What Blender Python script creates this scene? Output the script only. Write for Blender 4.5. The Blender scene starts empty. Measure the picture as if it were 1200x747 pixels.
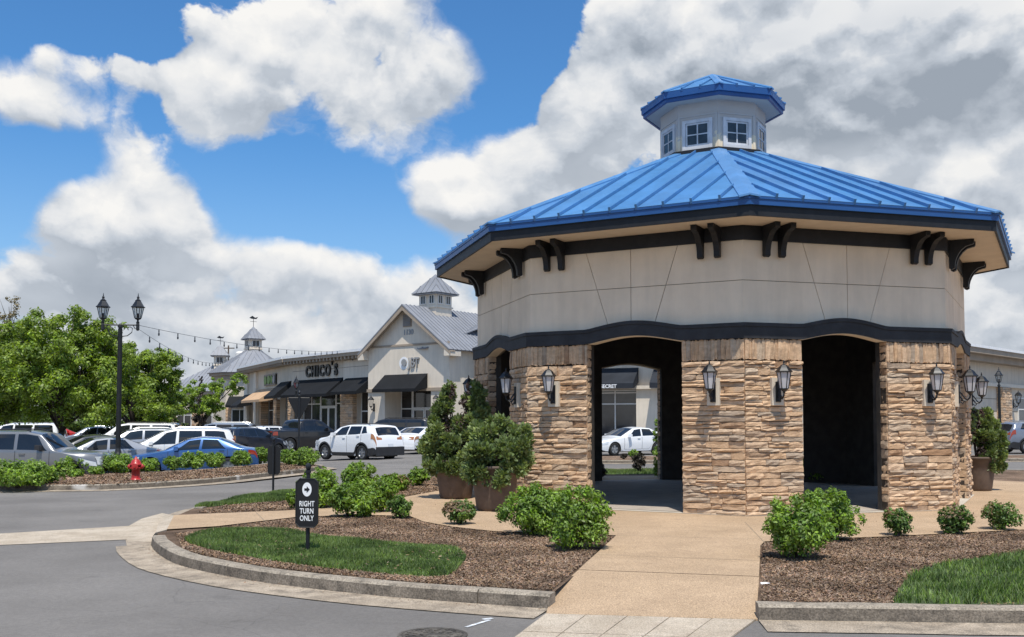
import bpy, bmesh, math, random
import numpy as np
from mathutils import Vector, Matrix

R = math.radians
PI = math.pi
rng = np.random.default_rng(7)
random.seed(7)
scn = bpy.context.scene
COL = scn.collection

# ------------------------------------------------------------------ camera, sun, sky, exposure
FOC, PITCH, CY, EYE = 1168.7, 0.0459, 440.0, 1.6
cam_d = bpy.data.cameras.new('camera')
cam_d.sensor_width = 36.0
cam_d.lens = 36.0 * FOC / 1200.0
cam_d.shift_y = (CY - 373.5) / 1200.0
cam_d.clip_start, cam_d.clip_end = 0.1, 6000
cam = bpy.data.objects.new('camera', cam_d)
cam.location = (0, 0, EYE)
cam.rotation_euler = (PI / 2 + PITCH, 0, 0)
COL.objects.link(cam)
scn.camera = cam

SUN_EL, SUN_AZ = R(67), R(5)           # sun behind the camera, a little to the right
to_sun = Vector((math.sin(SUN_AZ) * math.cos(SUN_EL), -math.cos(SUN_AZ) * math.cos(SUN_EL), math.sin(SUN_EL)))
sun_d = bpy.data.lights.new('sun', 'SUN')
sun_d.energy = 4.2
sun_d.angle = R(0.5)
sun_d.color = (1.0, 0.94, 0.84)
sun = bpy.data.objects.new('sun', sun_d)
sun.rotation_euler = to_sun.to_track_quat('Z', 'Y').to_euler()
sun.location = (0, -20, 60)
COL.objects.link(sun)

scn.view_settings.view_transform = 'Standard'
scn.view_settings.look = 'None'
scn.view_settings.exposure = 0.25
scn.view_settings.gamma = 1.0


class NT:
    """small helper for node trees"""
    def __init__(s, tree):
        s.t = tree
        s.n = tree.nodes
        s.l = tree.links

    def new(s, kind, **kw):
        n = s.n.new(kind)
        for k, v in kw.items():
            setattr(n, k, v)
        return n

    def put(s, sock, v):
        if v is None:
            return
        if isinstance(v, bpy.types.NodeSocket):
            s.l.new(v, sock)
        else:
            sock.default_value = v

    def m(s, op, a, b=None, c=None, clamp=False):
        n = s.new('ShaderNodeMath', operation=op, use_clamp=clamp)
        s.put(n.inputs[0], a)
        s.put(n.inputs[1], b)
        s.put(n.inputs[2], c)
        return n.outputs[0]

    def ramp(s, v, lo, hi, a=0.0, b=1.0, smooth=True):
        n = s.new('ShaderNodeMapRange')
        n.interpolation_type = 'SMOOTHSTEP' if smooth else 'LINEAR'
        s.put(n.inputs[0], v)
        s.put(n.inputs[1], lo)
        s.put(n.inputs[2], hi)
        s.put(n.inputs[3], a)
        s.put(n.inputs[4], b)
        return n.outputs[0]

    def mix(s, f, a, b, mode='MIX'):
        n = s.new('ShaderNodeMix', data_type='RGBA', blend_type=mode)
        s.put(n.inputs[0], f)
        s.put(n.inputs[6], a if not isinstance(a, tuple) else (*a[:3], 1))
        s.put(n.inputs[7], b if not isinstance(b, tuple) else (*b[:3], 1))
        return n.outputs[2]

    def noise(s, vec, scale, detail=4, rough=0.55, dist=0.0):
        n = s.new('ShaderNodeTexNoise')
        s.put(n.inputs['Vector'], vec)
        n.inputs['Scale'].default_value = scale
        n.inputs['Detail'].default_value = detail
        n.inputs['Roughness'].default_value = rough
        n.inputs['Distortion'].default_value = dist
        return n.outputs['Fac']


def px_dir(px, py):
    """azimuth and elevation of a direction in the photograph's sky"""
    a = (px - 600) / FOC
    b = -(py - CY) / FOC
    y = math.cos(PITCH) - b * math.sin(PITCH)
    z = math.sin(PITCH) + b * math.cos(PITCH)
    return math.atan2(a, y), math.atan2(z, math.hypot(a, y))


def make_world():
    w = bpy.data.worlds.new('World')
    scn.world = w
    w.use_nodes = True
    try:
        w.cycles.sampling_method = 'MANUAL'
        w.cycles.sample_map_resolution = 512
    except Exception:
        pass
    t = NT(w.node_tree)
    for n in list(t.n):
        t.n.remove(n)
    out = t.new('ShaderNodeOutputWorld')
    bg = t.new('ShaderNodeBackground')
    t.l.new(bg.outputs[0], out.inputs[0])
    bg.inputs[1].default_value = 0.1
    sky = t.new('ShaderNodeTexSky', sky_type='NISHITA')
    sky.sun_disc = False
    sky.sun_elevation = SUN_EL
    sky.sun_rotation = PI - SUN_AZ
    sky.altitude = 200
    sky.air_density = 1.0
    sky.dust_density = 1.0
    sky.ozone_density = 3.0
    tc = t.new('ShaderNodeTexCoord')
    sep = t.new('ShaderNodeSeparateXYZ')
    t.l.new(tc.outputs['Generated'], sep.inputs[0])
    x, y, z = sep.outputs
    az = t.m('ARCTAN2', x, y)
    el = t.m('ARCSINE', z)

    def vec(elsock, zz):
        c = t.new('ShaderNodeCombineXYZ')
        t.put(c.inputs[0], az)
        t.put(c.inputs[1], t.m('MULTIPLY', elsock, 1.3))
        c.inputs[2].default_value = zz
        return c.outputs[0]

    def noise2(v, scale, detail, rough=.55, dist=0.0):
        n = t.new('ShaderNodeTexNoise', noise_dimensions='2D')
        t.put(n.inputs['Vector'], v)
        n.inputs['Scale'].default_value = scale
        n.inputs['Detail'].default_value = detail
        n.inputs['Roughness'].default_value = rough
        n.inputs['Distortion'].default_value = dist
        return n.outputs['Fac']

    def puffs(v):
        vo = t.new('ShaderNodeTexVoronoi', feature='F1', voronoi_dimensions='2D')
        t.put(vo.inputs['Vector'], v)
        vo.inputs['Scale'].default_value = 11.0
        vo.inputs['Detail'].default_value = 1.6
        vo.inputs['Roughness'].default_value = 0.45
        vo.inputs['Randomness'].default_value = 1.0
        return t.m('SUBTRACT', 0.5, vo.outputs['Distance'])

    def blobs(lst, elsock):
        tot = None
        for (px, py, rx, ry, amp) in lst:
            a0, e0 = px_dir(px, py)
            sa, se = rx / FOC, ry / FOC
            d1 = t.m('POWER', t.m('MULTIPLY', t.m('SUBTRACT', az, a0), 1 / sa), 2.0)
            d2 = t.m('POWER', t.m('MULTIPLY', t.m('SUBTRACT', elsock, e0), 1 / se), 2.0)
            g = t.m('MULTIPLY', t.m('EXPONENT', t.m('MULTIPLY', t.m('ADD', d1, d2), -1.0)), amp)
            tot = g if tot is None else t.m('ADD', tot, g)
        return tot

    # where the photograph's cumulus stand (centre, radii, weight); blue gaps are negative
    cl = [(300, 80, 120, 74, .55), (450, 85, 120, 90, .50), (240, 112, 60, 42, .35), (130, 62, 36, 28, .50), (40, 100, 50, 30, .45), (90, 140, 60, 30, .60), (60, 60, 20, 14, .4), (330, 5, 140, 36, .2),
          (115, 240, 74, 48, 1.0), (150, 185, 30, 26, .5), (215, 262, 48, 34, .75), (215, 305, 130, 30, .55), (590, 205, 100, 50, .85), (680, 120, 56, 52, .95), (700, 180, 70, 60, .6), (510, 225, 60, 32, .6), (600, 255, 120, 30, .5),
          (900, 60, 190, 100, 1.2), (1120, 60, 200, 120, 1.2), (1090, 205, 100, 32, .45), (1170, 260, 70, 50, .5), (745, 20, 46, 40, .6), (1010, 205, 40, 22, .25),
          (430, 335, 130, 34, .45), (30, 325, 90, 44, .75), (360, 300, 60, 22, .3), (1180, 345, 160, 40, .4), (380, 232, 14, 10, .35),
          (340, 235, 90, 34, -1.0), (318, 95, 24, 17, -.40), (10, 215, 46, 50, -.9), (935, 238, 58, 28, -1.6), (1075, 195, 26, 16, -.5), (612, 70, 46, 58, -1.2), (585, 15, 76, 32, -.8),
          (70, 12, 110, 34, -1.2), (420, 240, 55, 40, -1.0), (178, 130, 20, 22, -.35), (60, 185, 50, 26, -.9), (85, 296, 40, 13, -.7), (178, 30, 24, 36, -.7), (1120, 275, 26, 24, -.6), (225, 190, 40, 24, -.5), (500, 275, 40, 16, -.4)]
    v0 = vec(el, 0)
    warp = t.mix(0.035, v0, NTcolor(t, v0), 'ADD')
    big = noise2(warp, 4.6, 9, 0.58, 0.2)
    pf = puffs(warp)
    fld = t.m('ADD', t.m('MULTIPLY', t.m('SUBTRACT', big, 0.5), 2.3), t.m('MULTIPLY', pf, 0.62))
    base = t.m('ADD', 0.10, t.ramp(el, 0.03, 0.185, 1.0, 0.0))
    b0 = blobs(cl, el)
    dens = t.m('ADD', t.m('ADD', fld, base), b0)
    # crisp billowing heads, softer wisps where a cloud thins out
    wisp = t.ramp(noise2(v0, 2.7, 3, .5), 0.40, 0.62, 0.16, 0.62)
    alpha = t.ramp(dens, 0.08, t.m('ADD', 0.08, wisp))
    # relief: the same fields a little higher up, nearer the sun
    el2 = t.m('ADD', el, 0.018)
    v2 = vec(el2, 0)
    warp2 = t.mix(0.035, v2, NTcolor(t, v2), 'ADD')
    big2 = noise2(warp2, 4.6, 6, 0.56, 0.2)
    bigs = noise2(warp, 4.6, 6, 0.56, 0.2)
    soft = noise2(vec(t.m('MULTIPLY', el, 1.5), 0), 7.0, 3, 0.5, 0.2)
    pf2 = puffs(warp2)
    rel = t.m('ADD', t.m('MULTIPLY', t.m('SUBTRACT', bigs, big2), 2.3), t.m('MULTIPLY', t.m('SUBTRACT', pf, pf2), 0.8))
    rel = t.m('ADD', rel, t.m('SUBTRACT', b0, blobs(cl[:27], el2)))
    relief = t.ramp(rel, -0.34, 0.46, 0.0, 1.0, False)
    edge = t.ramp(dens, 0.25, 1.5, 0.0, 1.0)
    dark = [(960, 50, 260, 70, .30), (1150, 100, 190, 60, .22), (1060, 140, 120, 26, .10), (590, 268, 120, 20, .30), (330, 425, 700, 40, .06), (1120, 385, 260, 56, .10), (760, 90, 50, 60, .22), (520, 110, 80, 50, .12), (100, 160, 60, 14, .15)]
    shade = t.m('ADD', t.m('MULTIPLY', relief, 0.75), t.m('MULTIPLY', edge, -0.16))
    shade = t.m('ADD', t.m('ADD', shade, 0.33), t.m('MULTIPLY', t.m('SUBTRACT', soft, 0.5), 0.6))
    shade = t.m('SUBTRACT', shade, blobs(dark, el), clamp=True)
    ccol = t.new('ShaderNodeValToRGB')
    t.put(ccol.inputs[0], shade)
    e = ccol.color_ramp.elements
    e[0].position, e[0].color = 0.0, (2.8, 3.2, 3.75, 1)
    e[1].position, e[1].color = 1.0, (7.9, 7.8, 7.6, 1)
    for p, c in ((0.35, (4.6, 5.0, 5.55)), (0.65, (6.5, 6.65, 6.85))):
        e.new(p).color = (*c, 1)
    tint = t.mix(1.0, sky.outputs[0], SKYTINT, 'MULTIPLY')
    tint = t.mix(t.ramp(el, 0.30, 0.0, 0.0, 0.42), tint, (4.9, 5.9, 6.9))
    fin = t.mix(alpha, tint, ccol.outputs[0])
    t.l.new(fin, bg.inputs[0])


SKYTINT = (0.55, 1.0, 1.32)


def NTcolor(t, v):
    n = t.new('ShaderNodeTexNoise', noise_dimensions='2D')
    t.put(n.inputs['Vector'], v)
    n.inputs['Scale'].default_value = 24.0
    n.inputs['Detail'].default_value = 4.0
    n.inputs['Roughness'].default_value = 0.6
    return n.outputs['Color']


make_world()

# ------------------------------------------------------------------ geometry helpers


def ray(px, py):
    a = (px - 600) / FOC
    b = -(py - CY) / FOC
    return Vector((a, math.cos(PITCH) - b * math.sin(PITCH), math.sin(PITCH) + b * math.cos(PITCH)))


def gp(px, py, z=0.0):
    d = ray(px, py)
    k = (z - EYE) / d.z
    return Vector((d.x * k, d.y * k, z))


def gps(lst, z=0.0):
    return [gp(x, y, z) for x, y in lst]


def at_depth(px, Y):
    return (px - 600) / FOC * Y


class MB:
    def __init__(s):
        s.v, s.f, s.mi = [], [], []
        s.M = None

    def add(s, vs, fs, mi=0, M=None):
        o = len(s.v)
        M = M if M is not None else s.M
        for p in vs:
            p = Vector(p)
            s.v.append(tuple(M @ p) if M is not None else tuple(p))
        for f in fs:
            s.f.append(tuple(i + o for i in f))
            s.mi.append(mi)
        return s

    def box(s, x0, x1, y0, y1, z0, z1, mi=0, M=None):
        vs = [(x, y, z) for z in (z0, z1) for y in (y0, y1) for x in (x0, x1)]
        return s.add(vs, [(0, 2, 3, 1), (4, 5, 7, 6), (0, 1, 5, 4), (2, 6, 7, 3), (0, 4, 6, 2), (1, 3, 7, 5)], mi, M)

    def hexa(s, p, mi=0, M=None):
        """eight corners ordered like box()"""
        return s.add(p, [(0, 2, 3, 1), (4, 5, 7, 6), (0, 1, 5, 4), (2, 6, 7, 3), (0, 4, 6, 2), (1, 3, 7, 5)], mi, M)

    def prism(s, poly, z0, z1, mi=0, M=None):
        n = len(poly)
        vs = [(p[0], p[1], z0) for p in poly] + [(p[0], p[1], z1) for p in poly]
        fs = [tuple(range(n))[::-1], tuple(range(n, 2 * n))]
        fs += [(i, (i + 1) % n, n + (i + 1) % n, n + i) for i in range(n)]
        return s.add(vs, fs, mi, M)

    def xprism(s, poly, x0, x1, mi=0, M=None):
        """polygon in (y, z), swept along x"""
        n = len(poly)
        vs = [(x0, p[0], p[1]) for p in poly] + [(x1, p[0], p[1]) for p in poly]
        fs = [tuple(range(n)), tuple(range(n, 2 * n))[::-1]]
        fs += [(i, n + i, n + (i + 1) % n, (i + 1) % n) for i in range(n)]
        return s.add(vs, fs, mi, M)

    def yprism(s, poly, y0, y1, mi=0, M=None):
        """polygon in (x, z), swept along y"""
        n = len(poly)
        vs = [(p[0], y0, p[1]) for p in poly] + [(p[0], y1, p[1]) for p in poly]
        fs = [tuple(range(n)), tuple(range(n, 2 * n))[::-1]]
        fs += [(i, n + i, n + (i + 1) % n, (i + 1) % n) for i in range(n)]
        return s.add(vs, fs, mi, M)

    def lathe(s, prof, n=14, mi=0, M=None, cx=0, cy=0):
        vs, fs = [], []
        for r, z in prof:
            for i in range(n):
                a = 2 * PI * i / n
                vs.append((cx + r * math.cos(a), cy + r * math.sin(a), z))
        for j in range(len(prof) - 1):
            for i in range(n):
                k = (i + 1) % n
                fs.append((j * n + i, j * n + k, (j + 1) * n + k, (j + 1) * n + i))
        fs.append(tuple(range(n))[::-1])
        fs.append(tuple(range((len(prof) - 1) * n, len(prof) * n)))
        return s.add(vs, fs, mi, M)

    def tube(s, pts, rad, n=7, mi=0, M=None):
        pts = [Vector(p) for p in pts]
        if not hasattr(rad, '__len__'):
            rad = [rad] * len(pts)
        vs, fs = [], []
        for i, p in enumerate(pts):
            d = (pts[min(i + 1, len(pts) - 1)] - pts[max(i - 1, 0)]).normalized()
            up = Vector((0, 0, 1)) if abs(d.z) < 0.9 else Vector((1, 0, 0))
            a = d.cross(up).normalized()
            b = d.cross(a)
            for k in range(n):
                t = 2 * PI * k / n
                vs.append(p + (a * math.cos(t) + b * math.sin(t)) * rad[i])
        for j in range(len(pts) - 1):
            for k in range(n):
                m = (k + 1) % n
                fs.append((j * n + k, j * n + m, (j + 1) * n + m, (j + 1) * n + k))
        fs.append(tuple(range(n))[::-1])
        fs.append(tuple(range((len(pts) - 1) * n, len(pts) * n)))
        return s.add(vs, fs, mi, M)

    def mesh(s, name, mats, smooth=False):
        me = bpy.data.meshes.new(name)
        me.from_pydata(s.v, [], s.f)
        for m in (mats if isinstance(mats, (list, tuple)) else [mats]):
            me.materials.append(m)
        if any(s.mi):
            me.polygons.foreach_set('material_index', s.mi)
        b = bmesh.new()
        b.from_mesh(me)
        bmesh.ops.recalc_face_normals(b, faces=b.faces)
        b.to_mesh(me)
        b.free()
        if smooth:
            me.polygons.foreach_set('use_smooth', [True] * len(me.polygons))
        return me

    def build(s, name, mats, parent=None, smooth=False, M=None):
        return link(name, s.mesh(name, mats, smooth), parent, M)


def link(name, me, parent=None, M=None):
    o = bpy.data.objects.new(name, me)
    COL.objects.link(o)
    if parent is not None:
        o.parent = parent
    if M is not None:
        o.matrix_local = M
    return o


def tag(o, label=None, cat=None, group=None, kind=None):
    if label:
        o['label'] = label
    if cat:
        o['category'] = cat
    if group:
        o['group'] = group
    if kind:
        o['kind'] = kind
    return o


def empty(name, loc=(0, 0, 0), rz=0.0, label=None, cat=None, group=None, kind=None):
    o = bpy.data.objects.new(name, None)
    o.empty_display_size = 0.3
    o.location = loc
    o.rotation_euler = (0, 0, rz)
    COL.objects.link(o)
    return tag(o, label, cat, group, kind)


def copy_tree(o, parent=None):
    c = o.copy()
    COL.objects.link(c)
    c.parent = parent
    for ch in list(o.children):
        copy_tree(ch, c)
    return c


def mesh_np(name, V, F, mat, smooth=False):
    me = bpy.data.meshes.new(name)
    k = F.shape[1]
    me.vertices.add(len(V))
    me.vertices.foreach_set('co', np.ascontiguousarray(V, np.float32).ravel())
    me.loops.add(F.size)
    me.loops.foreach_set('vertex_index', np.ascontiguousarray(F, np.int32).ravel())
    me.polygons.add(len(F))
    me.polygons.foreach_set('loop_start', np.arange(0, F.size, k, dtype=np.int32))
    me.polygons.foreach_set('loop_total', np.full(len(F), k, np.int32))
    if smooth:
        me.polygons.foreach_set('use_smooth', np.ones(len(F), bool))
    me.update(calc_edges=True)
    for m in (mat if isinstance(mat, (list, tuple)) else [mat]):
        me.materials.append(m)
    return me


# ------------------------------------------------------------------ materials


def mat(name, col, rough=0.6, metal=0.0, var=0.12, vs=3.0, bump=0.0, bs=40.0, coat=0.0, col2=None, objrand=0.0, island=0.0, spec=None,
        streak=0.0, trans=0.0, dist=0.02, fine=0.0, ttint=(1.25, 1.25, 0.55)):
    m = bpy.data.materials.new(name)
    m.use_nodes = True
    t = NT(m.node_tree)
    b = t.n['Principled BSDF']
    tc = t.new('ShaderNodeTexCoord')
    co = tc.outputs['Object']
    n = t.noise(co, vs, 5, 0.6)
    dark = tuple(c * (1 - var) for c in col)
    lite = tuple(min(1, c * (1 + var)) for c in (col2 or col))
    c = t.mix(t.ramp(n, 0.3, 0.7), dark, lite)
    if fine:
        n2 = t.noise(co, bs * 3, 2, 0.6)
        c = t.mix(1.0, c, t.mix(t.ramp(n2, 0.3, 0.7), (1 - fine,) * 3, (1 + fine,) * 3), 'MULTIPLY')
    if streak:
        mp = t.new('ShaderNodeMapping')
        t.put(mp.inputs[0], co)
        mp.inputs[3].default_value = (1, 1, 0.12)
        sn = t.noise(mp.outputs[0], 4.0, 4, 0.6)
        c = t.mix(1.0, c, t.mix(t.ramp(sn, 0.35, 0.7), (1 - streak,) * 3, (1, 1, 1)), 'MULTIPLY')
    if objrand or island:
        r = None
        if objrand:
            oi = t.new('ShaderNodeObjectInfo')
            r = oi.outputs['Random']
        if island:
            g = t.new('ShaderNodeNewGeometry')
            ri = g.outputs['Random Per Island']
            r = ri if r is None else t.m('FRACT', t.m('ADD', t.m('MULTIPLY', r, 7.31), ri))
        amt = max(objrand, island)
        hv = t.new('ShaderNodeHueSaturation')
        t.put(hv.inputs['Value'], t.ramp(r, 0, 1, 1 - amt, 1 + amt, False))
        r2 = t.m('FRACT', t.m('MULTIPLY', r, 13.7))
        t.put(hv.inputs['Saturation'], t.ramp(r2, 0, 1, 1 - amt * 0.6, 1 + amt * 0.4, False))
        t.put(hv.inputs['Hue'], t.ramp(t.m('FRACT', t.m('MULTIPLY', r, 29.3)), 0, 1, 0.5 - amt * 0.03, 0.5 + amt * 0.03, False))
        t.put(hv.inputs['Color'], c)
        c = hv.outputs[0]
    t.put(b.inputs['Base Color'], c)
    b.inputs['Roughness'].default_value = rough
    b.inputs['Metallic'].default_value = metal
    if coat:
        b.inputs['Coat Weight'].default_value = coat
        b.inputs['Coat Roughness'].default_value = 0.04
    if spec is not None:
        b.inputs['Specular IOR Level'].default_value = spec
    if bump:
        bn = t.noise(co, bs, 5, 0.65)
        bp = t.new('ShaderNodeBump')
        bp.inputs['Strength'].default_value = bump
        bp.inputs['Distance'].default_value = dist
        t.put(bp.inputs['Height'], bn)
        t.put(b.inputs['Normal'], bp.outputs[0])
    if trans:
        tr = t.new('ShaderNodeBsdfTranslucent')
        t.put(tr.inputs[0], t.mix(1.0, c, ttint, 'MULTIPLY'))
        mx = t.new('ShaderNodeMixShader')
        mx.inputs[0].default_value = trans
        t.l.new(b.outputs[0], mx.inputs[1])
        t.l.new(tr.outputs[0], mx.inputs[2])
        t.l.new(mx.outputs[0], t.n['Material Output'].inputs[0])
    return m


M = {}
M['blue_metal'] = mat('blue_metal', (0.076, 0.225, 0.47), 0.42, 0.0, 0.12, 0.9, coat=0.12, objrand=0.06, bump=0.12, bs=2.2, dist=0.03, streak=0.12)
M['blue_trim'] = mat('blue_trim', (0.014, 0.075, 0.24), 0.4, 0.0, 0.08, 2)
M['black_wood'] = mat('black_wood', (0.012, 0.013, 0.016), 0.55, 0, 0.25, 6, bump=0.15, bs=30, spec=0.35)
M['band_black'] = mat('band_black', (0.022, 0.023, 0.027), 0.75, 0, 0.3, 4, bump=0.2, bs=60)
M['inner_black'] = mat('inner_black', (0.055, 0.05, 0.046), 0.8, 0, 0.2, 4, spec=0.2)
M['stucco'] = mat('stucco', (0.80, 0.67, 0.515), 0.9, 0, 0.06, 1.3, bump=0.3, bs=130, streak=0.08, dist=0.01)
M['joint'] = mat('joint', (0.22, 0.175, 0.125), 0.95, 0, 0.1)
M['soffit'] = mat('soffit', (0.62, 0.52, 0.41), 0.85, 0, 0.05)
M['iron'] = mat('iron', (0.014, 0.016, 0.020), 0.42, 0.2, 0.2, 10)
M['iron_rough'] = mat('iron_rough', (0.015, 0.016, 0.017), 0.5, 0, 0.2, 10)
M['frost'] = mat('frost', (0.85, 0.85, 0.86), 0.25, 0, 0.03, trans=0.5, ttint=(1.0, 1.0, 1.05))
M['block'] = mat('block', (0.62, 0.55, 0.45), 0.8, 0, 0.08)
M['stone_gap'] = mat('stone_gap', (0.06, 0.045, 0.033), 0.95, 0, 0.3, 8)


def stone_mat(name='stone'):
    m = bpy.data.materials.new(name)
    m.use_nodes = True
    t = NT(m.node_tree)
    b = t.n['Principled BSDF']
    g = t.new('ShaderNodeNewGeometry')
    oi = t.new('ShaderNodeObjectInfo')
    r = t.m('FRACT', t.m('ADD', t.m('MULTIPLY', oi.outputs['Random'], 5.7), g.outputs['Random Per Island']))
    cr = t.new('ShaderNodeValToRGB')
    t.put(cr.inputs[0], r)
    cr.color_ramp.interpolation = 'LINEAR'
    els = cr.color_ramp.elements
    els[0].position, els[0].color = 0.0, (0.36, 0.235, 0.15, 1)
    els[1].position, els[1].color = 1.0, (0.66, 0.51, 0.375, 1)
    for p, c in ((0.10, (0.40, 0.345, 0.29)), (0.18, (0.55, 0.41, 0.29)), (0.45, (0.61, 0.46, 0.33)), (0.7, (0.55, 0.395, 0.265)), (0.86, (0.50, 0.425, 0.345))):
        els.new(p).color = (*c, 1)
    pos = g.outputs['Position']
    mp = t.new('ShaderNodeMapping')
    t.put(mp.inputs[0], pos)
    mp.inputs[3].default_value = (1, 1, 1.7)
    n = t.noise(mp.outputs[0], 9, 6, 0.65)
    c = t.mix(1.0, cr.outputs[0], t.mix(t.ramp(n, 0.28, 0.72), (0.82, 0.74, 0.66), (1.20, 1.11, 1.0)), 'MULTIPLY')
    n3 = t.noise(pos, 2.2, 3, 0.5)
    c = t.mix(t.ramp(n3, 0.62, 0.8, 0, 0.45), c, (0.36, 0.33, 0.30))
    t.put(b.inputs['Base Color'], c)
    b.inputs['Roughness'].default_value = 0.9
    b.inputs['Specular IOR Level'].default_value = 0.25
    bn = t.noise(mp.outputs[0], 34, 6, 0.7)
    bp = t.new('ShaderNodeBump')
    bp.inputs['Strength'].default_value = 0.75
    bp.inputs['Distance'].default_value = 0.025
    t.put(bp.inputs['Height'], bn)
    t.put(b.inputs['Normal'], bp.outputs[0])
    return m


M['stone'] = stone_mat()


def peel_mat():
    """grey paint weathered off to bare cream in ragged patches low on the boards"""
    m = bpy.data.materials.new('peeling_paint')
    m.use_nodes = True
    t = NT(m.node_tree)
    b = t.n['Principled BSDF']
    g = t.new('ShaderNodeNewGeometry')
    sp = t.new('ShaderNodeSeparateXYZ')
    t.l.new(g.outputs['Position'], sp.inputs[0])
    n = t.noise(g.outputs['Position'], 4.5, 5, 0.6)
    h = t.m('ADD', sp.outputs[2], t.m('MULTIPLY', t.m('SUBTRACT', n, 0.5), 0.8))
    f = t.ramp(h, 7.74, 7.78)
    n2 = t.noise(g.outputs['Position'], 2, 3)
    grey = t.mix(n2, (0.45, 0.43, 0.41), (0.55, 0.525, 0.495))
    t.put(b.inputs['Base Color'], t.mix(f, (0.74, 0.64, 0.48), grey))
    b.inputs['Roughness'].default_value = 0.8
    return m


M['peel'] = peel_mat()
M['win_frame'] = mat('win_frame', (0.55, 0.56, 0.58), 0.6, 0, 0.12, 6)
M['cup_glass'] = mat('cup_glass', (0.035, 0.04, 0.045), 0.12, 0, 0.4, 3)
M['pot'] = mat('pot', (0.11, 0.075, 0.055), 0.75, 0, 0.2, 5, bump=0.2, bs=25)


def glass_mat(name, col, var=0.6):
    return mat(name, col, 0.06, 0, var, 0.35, spec=0.6)


M['shop_glass'] = glass_mat('shop_glass', (0.035, 0.035, 0.036))
M['car_glass'] = mat('car_glass', (0.012, 0.014, 0.017), 0.05, 0, 0.3, 1.0, spec=0.7)
M['cream'] = mat('cream', (0.68, 0.59, 0.475), 0.9, 0, 0.06, 0.5, streak=0.12)
M['cream_lite'] = mat('cream_lite', (0.76, 0.67, 0.55), 0.9, 0, 0.06, 0.5, streak=0.1)
M['trim_tan'] = mat('trim_tan', (0.36, 0.29, 0.22), 0.85, 0, 0.1, 1)
M['trim_white'] = mat('trim_white', (0.72, 0.70, 0.66), 0.6, 0, 0.05)
M['cap_white'] = mat('cap_white', (0.80, 0.80, 0.80), 0.6, 0, 0.05)
M['grey_roof'] = mat('grey_roof', (0.23, 0.24, 0.265), 0.6, 0.0, 0.1, 0.6)
M['awning'] = mat('awning', (0.010, 0.011, 0.013), 0.8, 0, 0.2, 1, spec=0.25)
M['awning_tan'] = mat('awning_tan', (0.50, 0.33, 0.20), 0.85, 0, 0.1, 1)
M['awning_slate'] = mat('awning_slate', (0.026, 0.030, 0.038), 0.85, 0, 0.2, 1, spec=0.25)
M['sign_black'] = mat('sign_black', (0.008, 0.008, 0.009), 0.4, 0, 0.1)
M['sign_white'] = mat('sign_white', (0.82, 0.82, 0.82), 0.5, 0, 0.03)
M['sign_green'] = mat('sign_green', (0.10, 0.22, 0.02), 0.5, 0, 0.1)
M['sign_grey'] = mat('sign_grey', (0.30, 0.30, 0.30), 0.5, 0, 0.1)
M['red'] = mat('red', (0.40, 0.022, 0.020), 0.42, 0, 0.12, 6, coat=0.2)
M['tyre'] = mat('tyre', (0.012, 0.012, 0.012), 0.8, 0, 0.2)
M['rim'] = mat('rim', (0.45, 0.46, 0.47), 0.3, 0.8, 0.1)
M['rim_dark'] = mat('rim_dark', (0.12, 0.12, 0.125), 0.3, 0.8, 0.1)
M['plastic'] = mat('plastic', (0.022, 0.022, 0.024), 0.55, 0, 0.2)
M['tail'] = mat('tail', (0.30, 0.035, 0.015), 0.15, 0, 0.2, coat=0.6)
M['tail_amber'] = mat('tail_amber', (0.38, 0.16, 0.06), 0.15, 0, 0.2, coat=0.6)
M['lamp_glass'] = mat('lamp_glass', (0.60, 0.62, 0.64), 0.08, 0, 0.15, coat=0.6)
M['plate'] = mat('plate', (0.55, 0.58, 0.62), 0.4, 0, 0.1)
PAINTS = {'white': (0.80, 0.81, 0.82), 'blue': (0.035, 0.11, 0.30), 'silver': (0.40, 0.41, 0.43), 'grey': (0.185, 0.19, 0.20), 'black': (0.008, 0.008, 0.010),
          'navy': (0.012, 0.016, 0.028), 'charcoal': (0.05, 0.052, 0.056), 'bluegrey': (0.20, 0.23, 0.29), 'red': (0.45, 0.02, 0.015), 'pearl': (0.66, 0.67, 0.67)}
for k, c in PAINTS.items():
    M['paint_' + k] = mat('paint_' + k, c, 0.28, 0.35 if k in ('silver', 'grey', 'blue', 'bluegrey') else 0.0, 0.03, 0.6, coat=0.8)


def leaf_mat(name, a, b, amt=0.35, trans=0.3, rough=0.5):
    return mat(name, a, rough, 0, 0.2, 1.4, col2=b, island=amt, trans=trans, spec=0.35)


M['leaf_bush'] = leaf_mat('leaf_bush', (0.125, 0.225, 0.030), (0.225, 0.345, 0.045))
M['leaf_dark'] = leaf_mat('leaf_dark', (0.08, 0.15, 0.032), (0.15, 0.245, 0.05))
M['leaf_tip'] = leaf_mat('leaf_tip', (0.20, 0.13, 0.075), (0.28, 0.19, 0.11), 0.3)
M['leaf_cypress'] = leaf_mat('leaf_cypress', (0.115, 0.175, 0.055), (0.22, 0.28, 0.105), 0.35)
M['leaf_dead'] = leaf_mat('leaf_dead', (0.05, 0.032, 0.03), (0.08, 0.05, 0.04), 0.35, 0.1)
M['leaf_tree'] = leaf_mat('leaf_tree', (0.14, 0.225, 0.027), (0.24, 0.33, 0.042), 0.35, 0.35)
M['leaf_tree2'] = leaf_mat('leaf_tree2', (0.15, 0.255, 0.026), (0.26, 0.37, 0.045), 0.3, 0.35)
M['leaf_far'] = leaf_mat('leaf_far', (0.09, 0.155, 0.035), (0.15, 0.225, 0.045), 0.35, 0.25)
M['leaf_purple'] = leaf_mat('leaf_purple', (0.028, 0.022, 0.018), (0.05, 0.04, 0.025), 0.4, 0.15)
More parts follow.
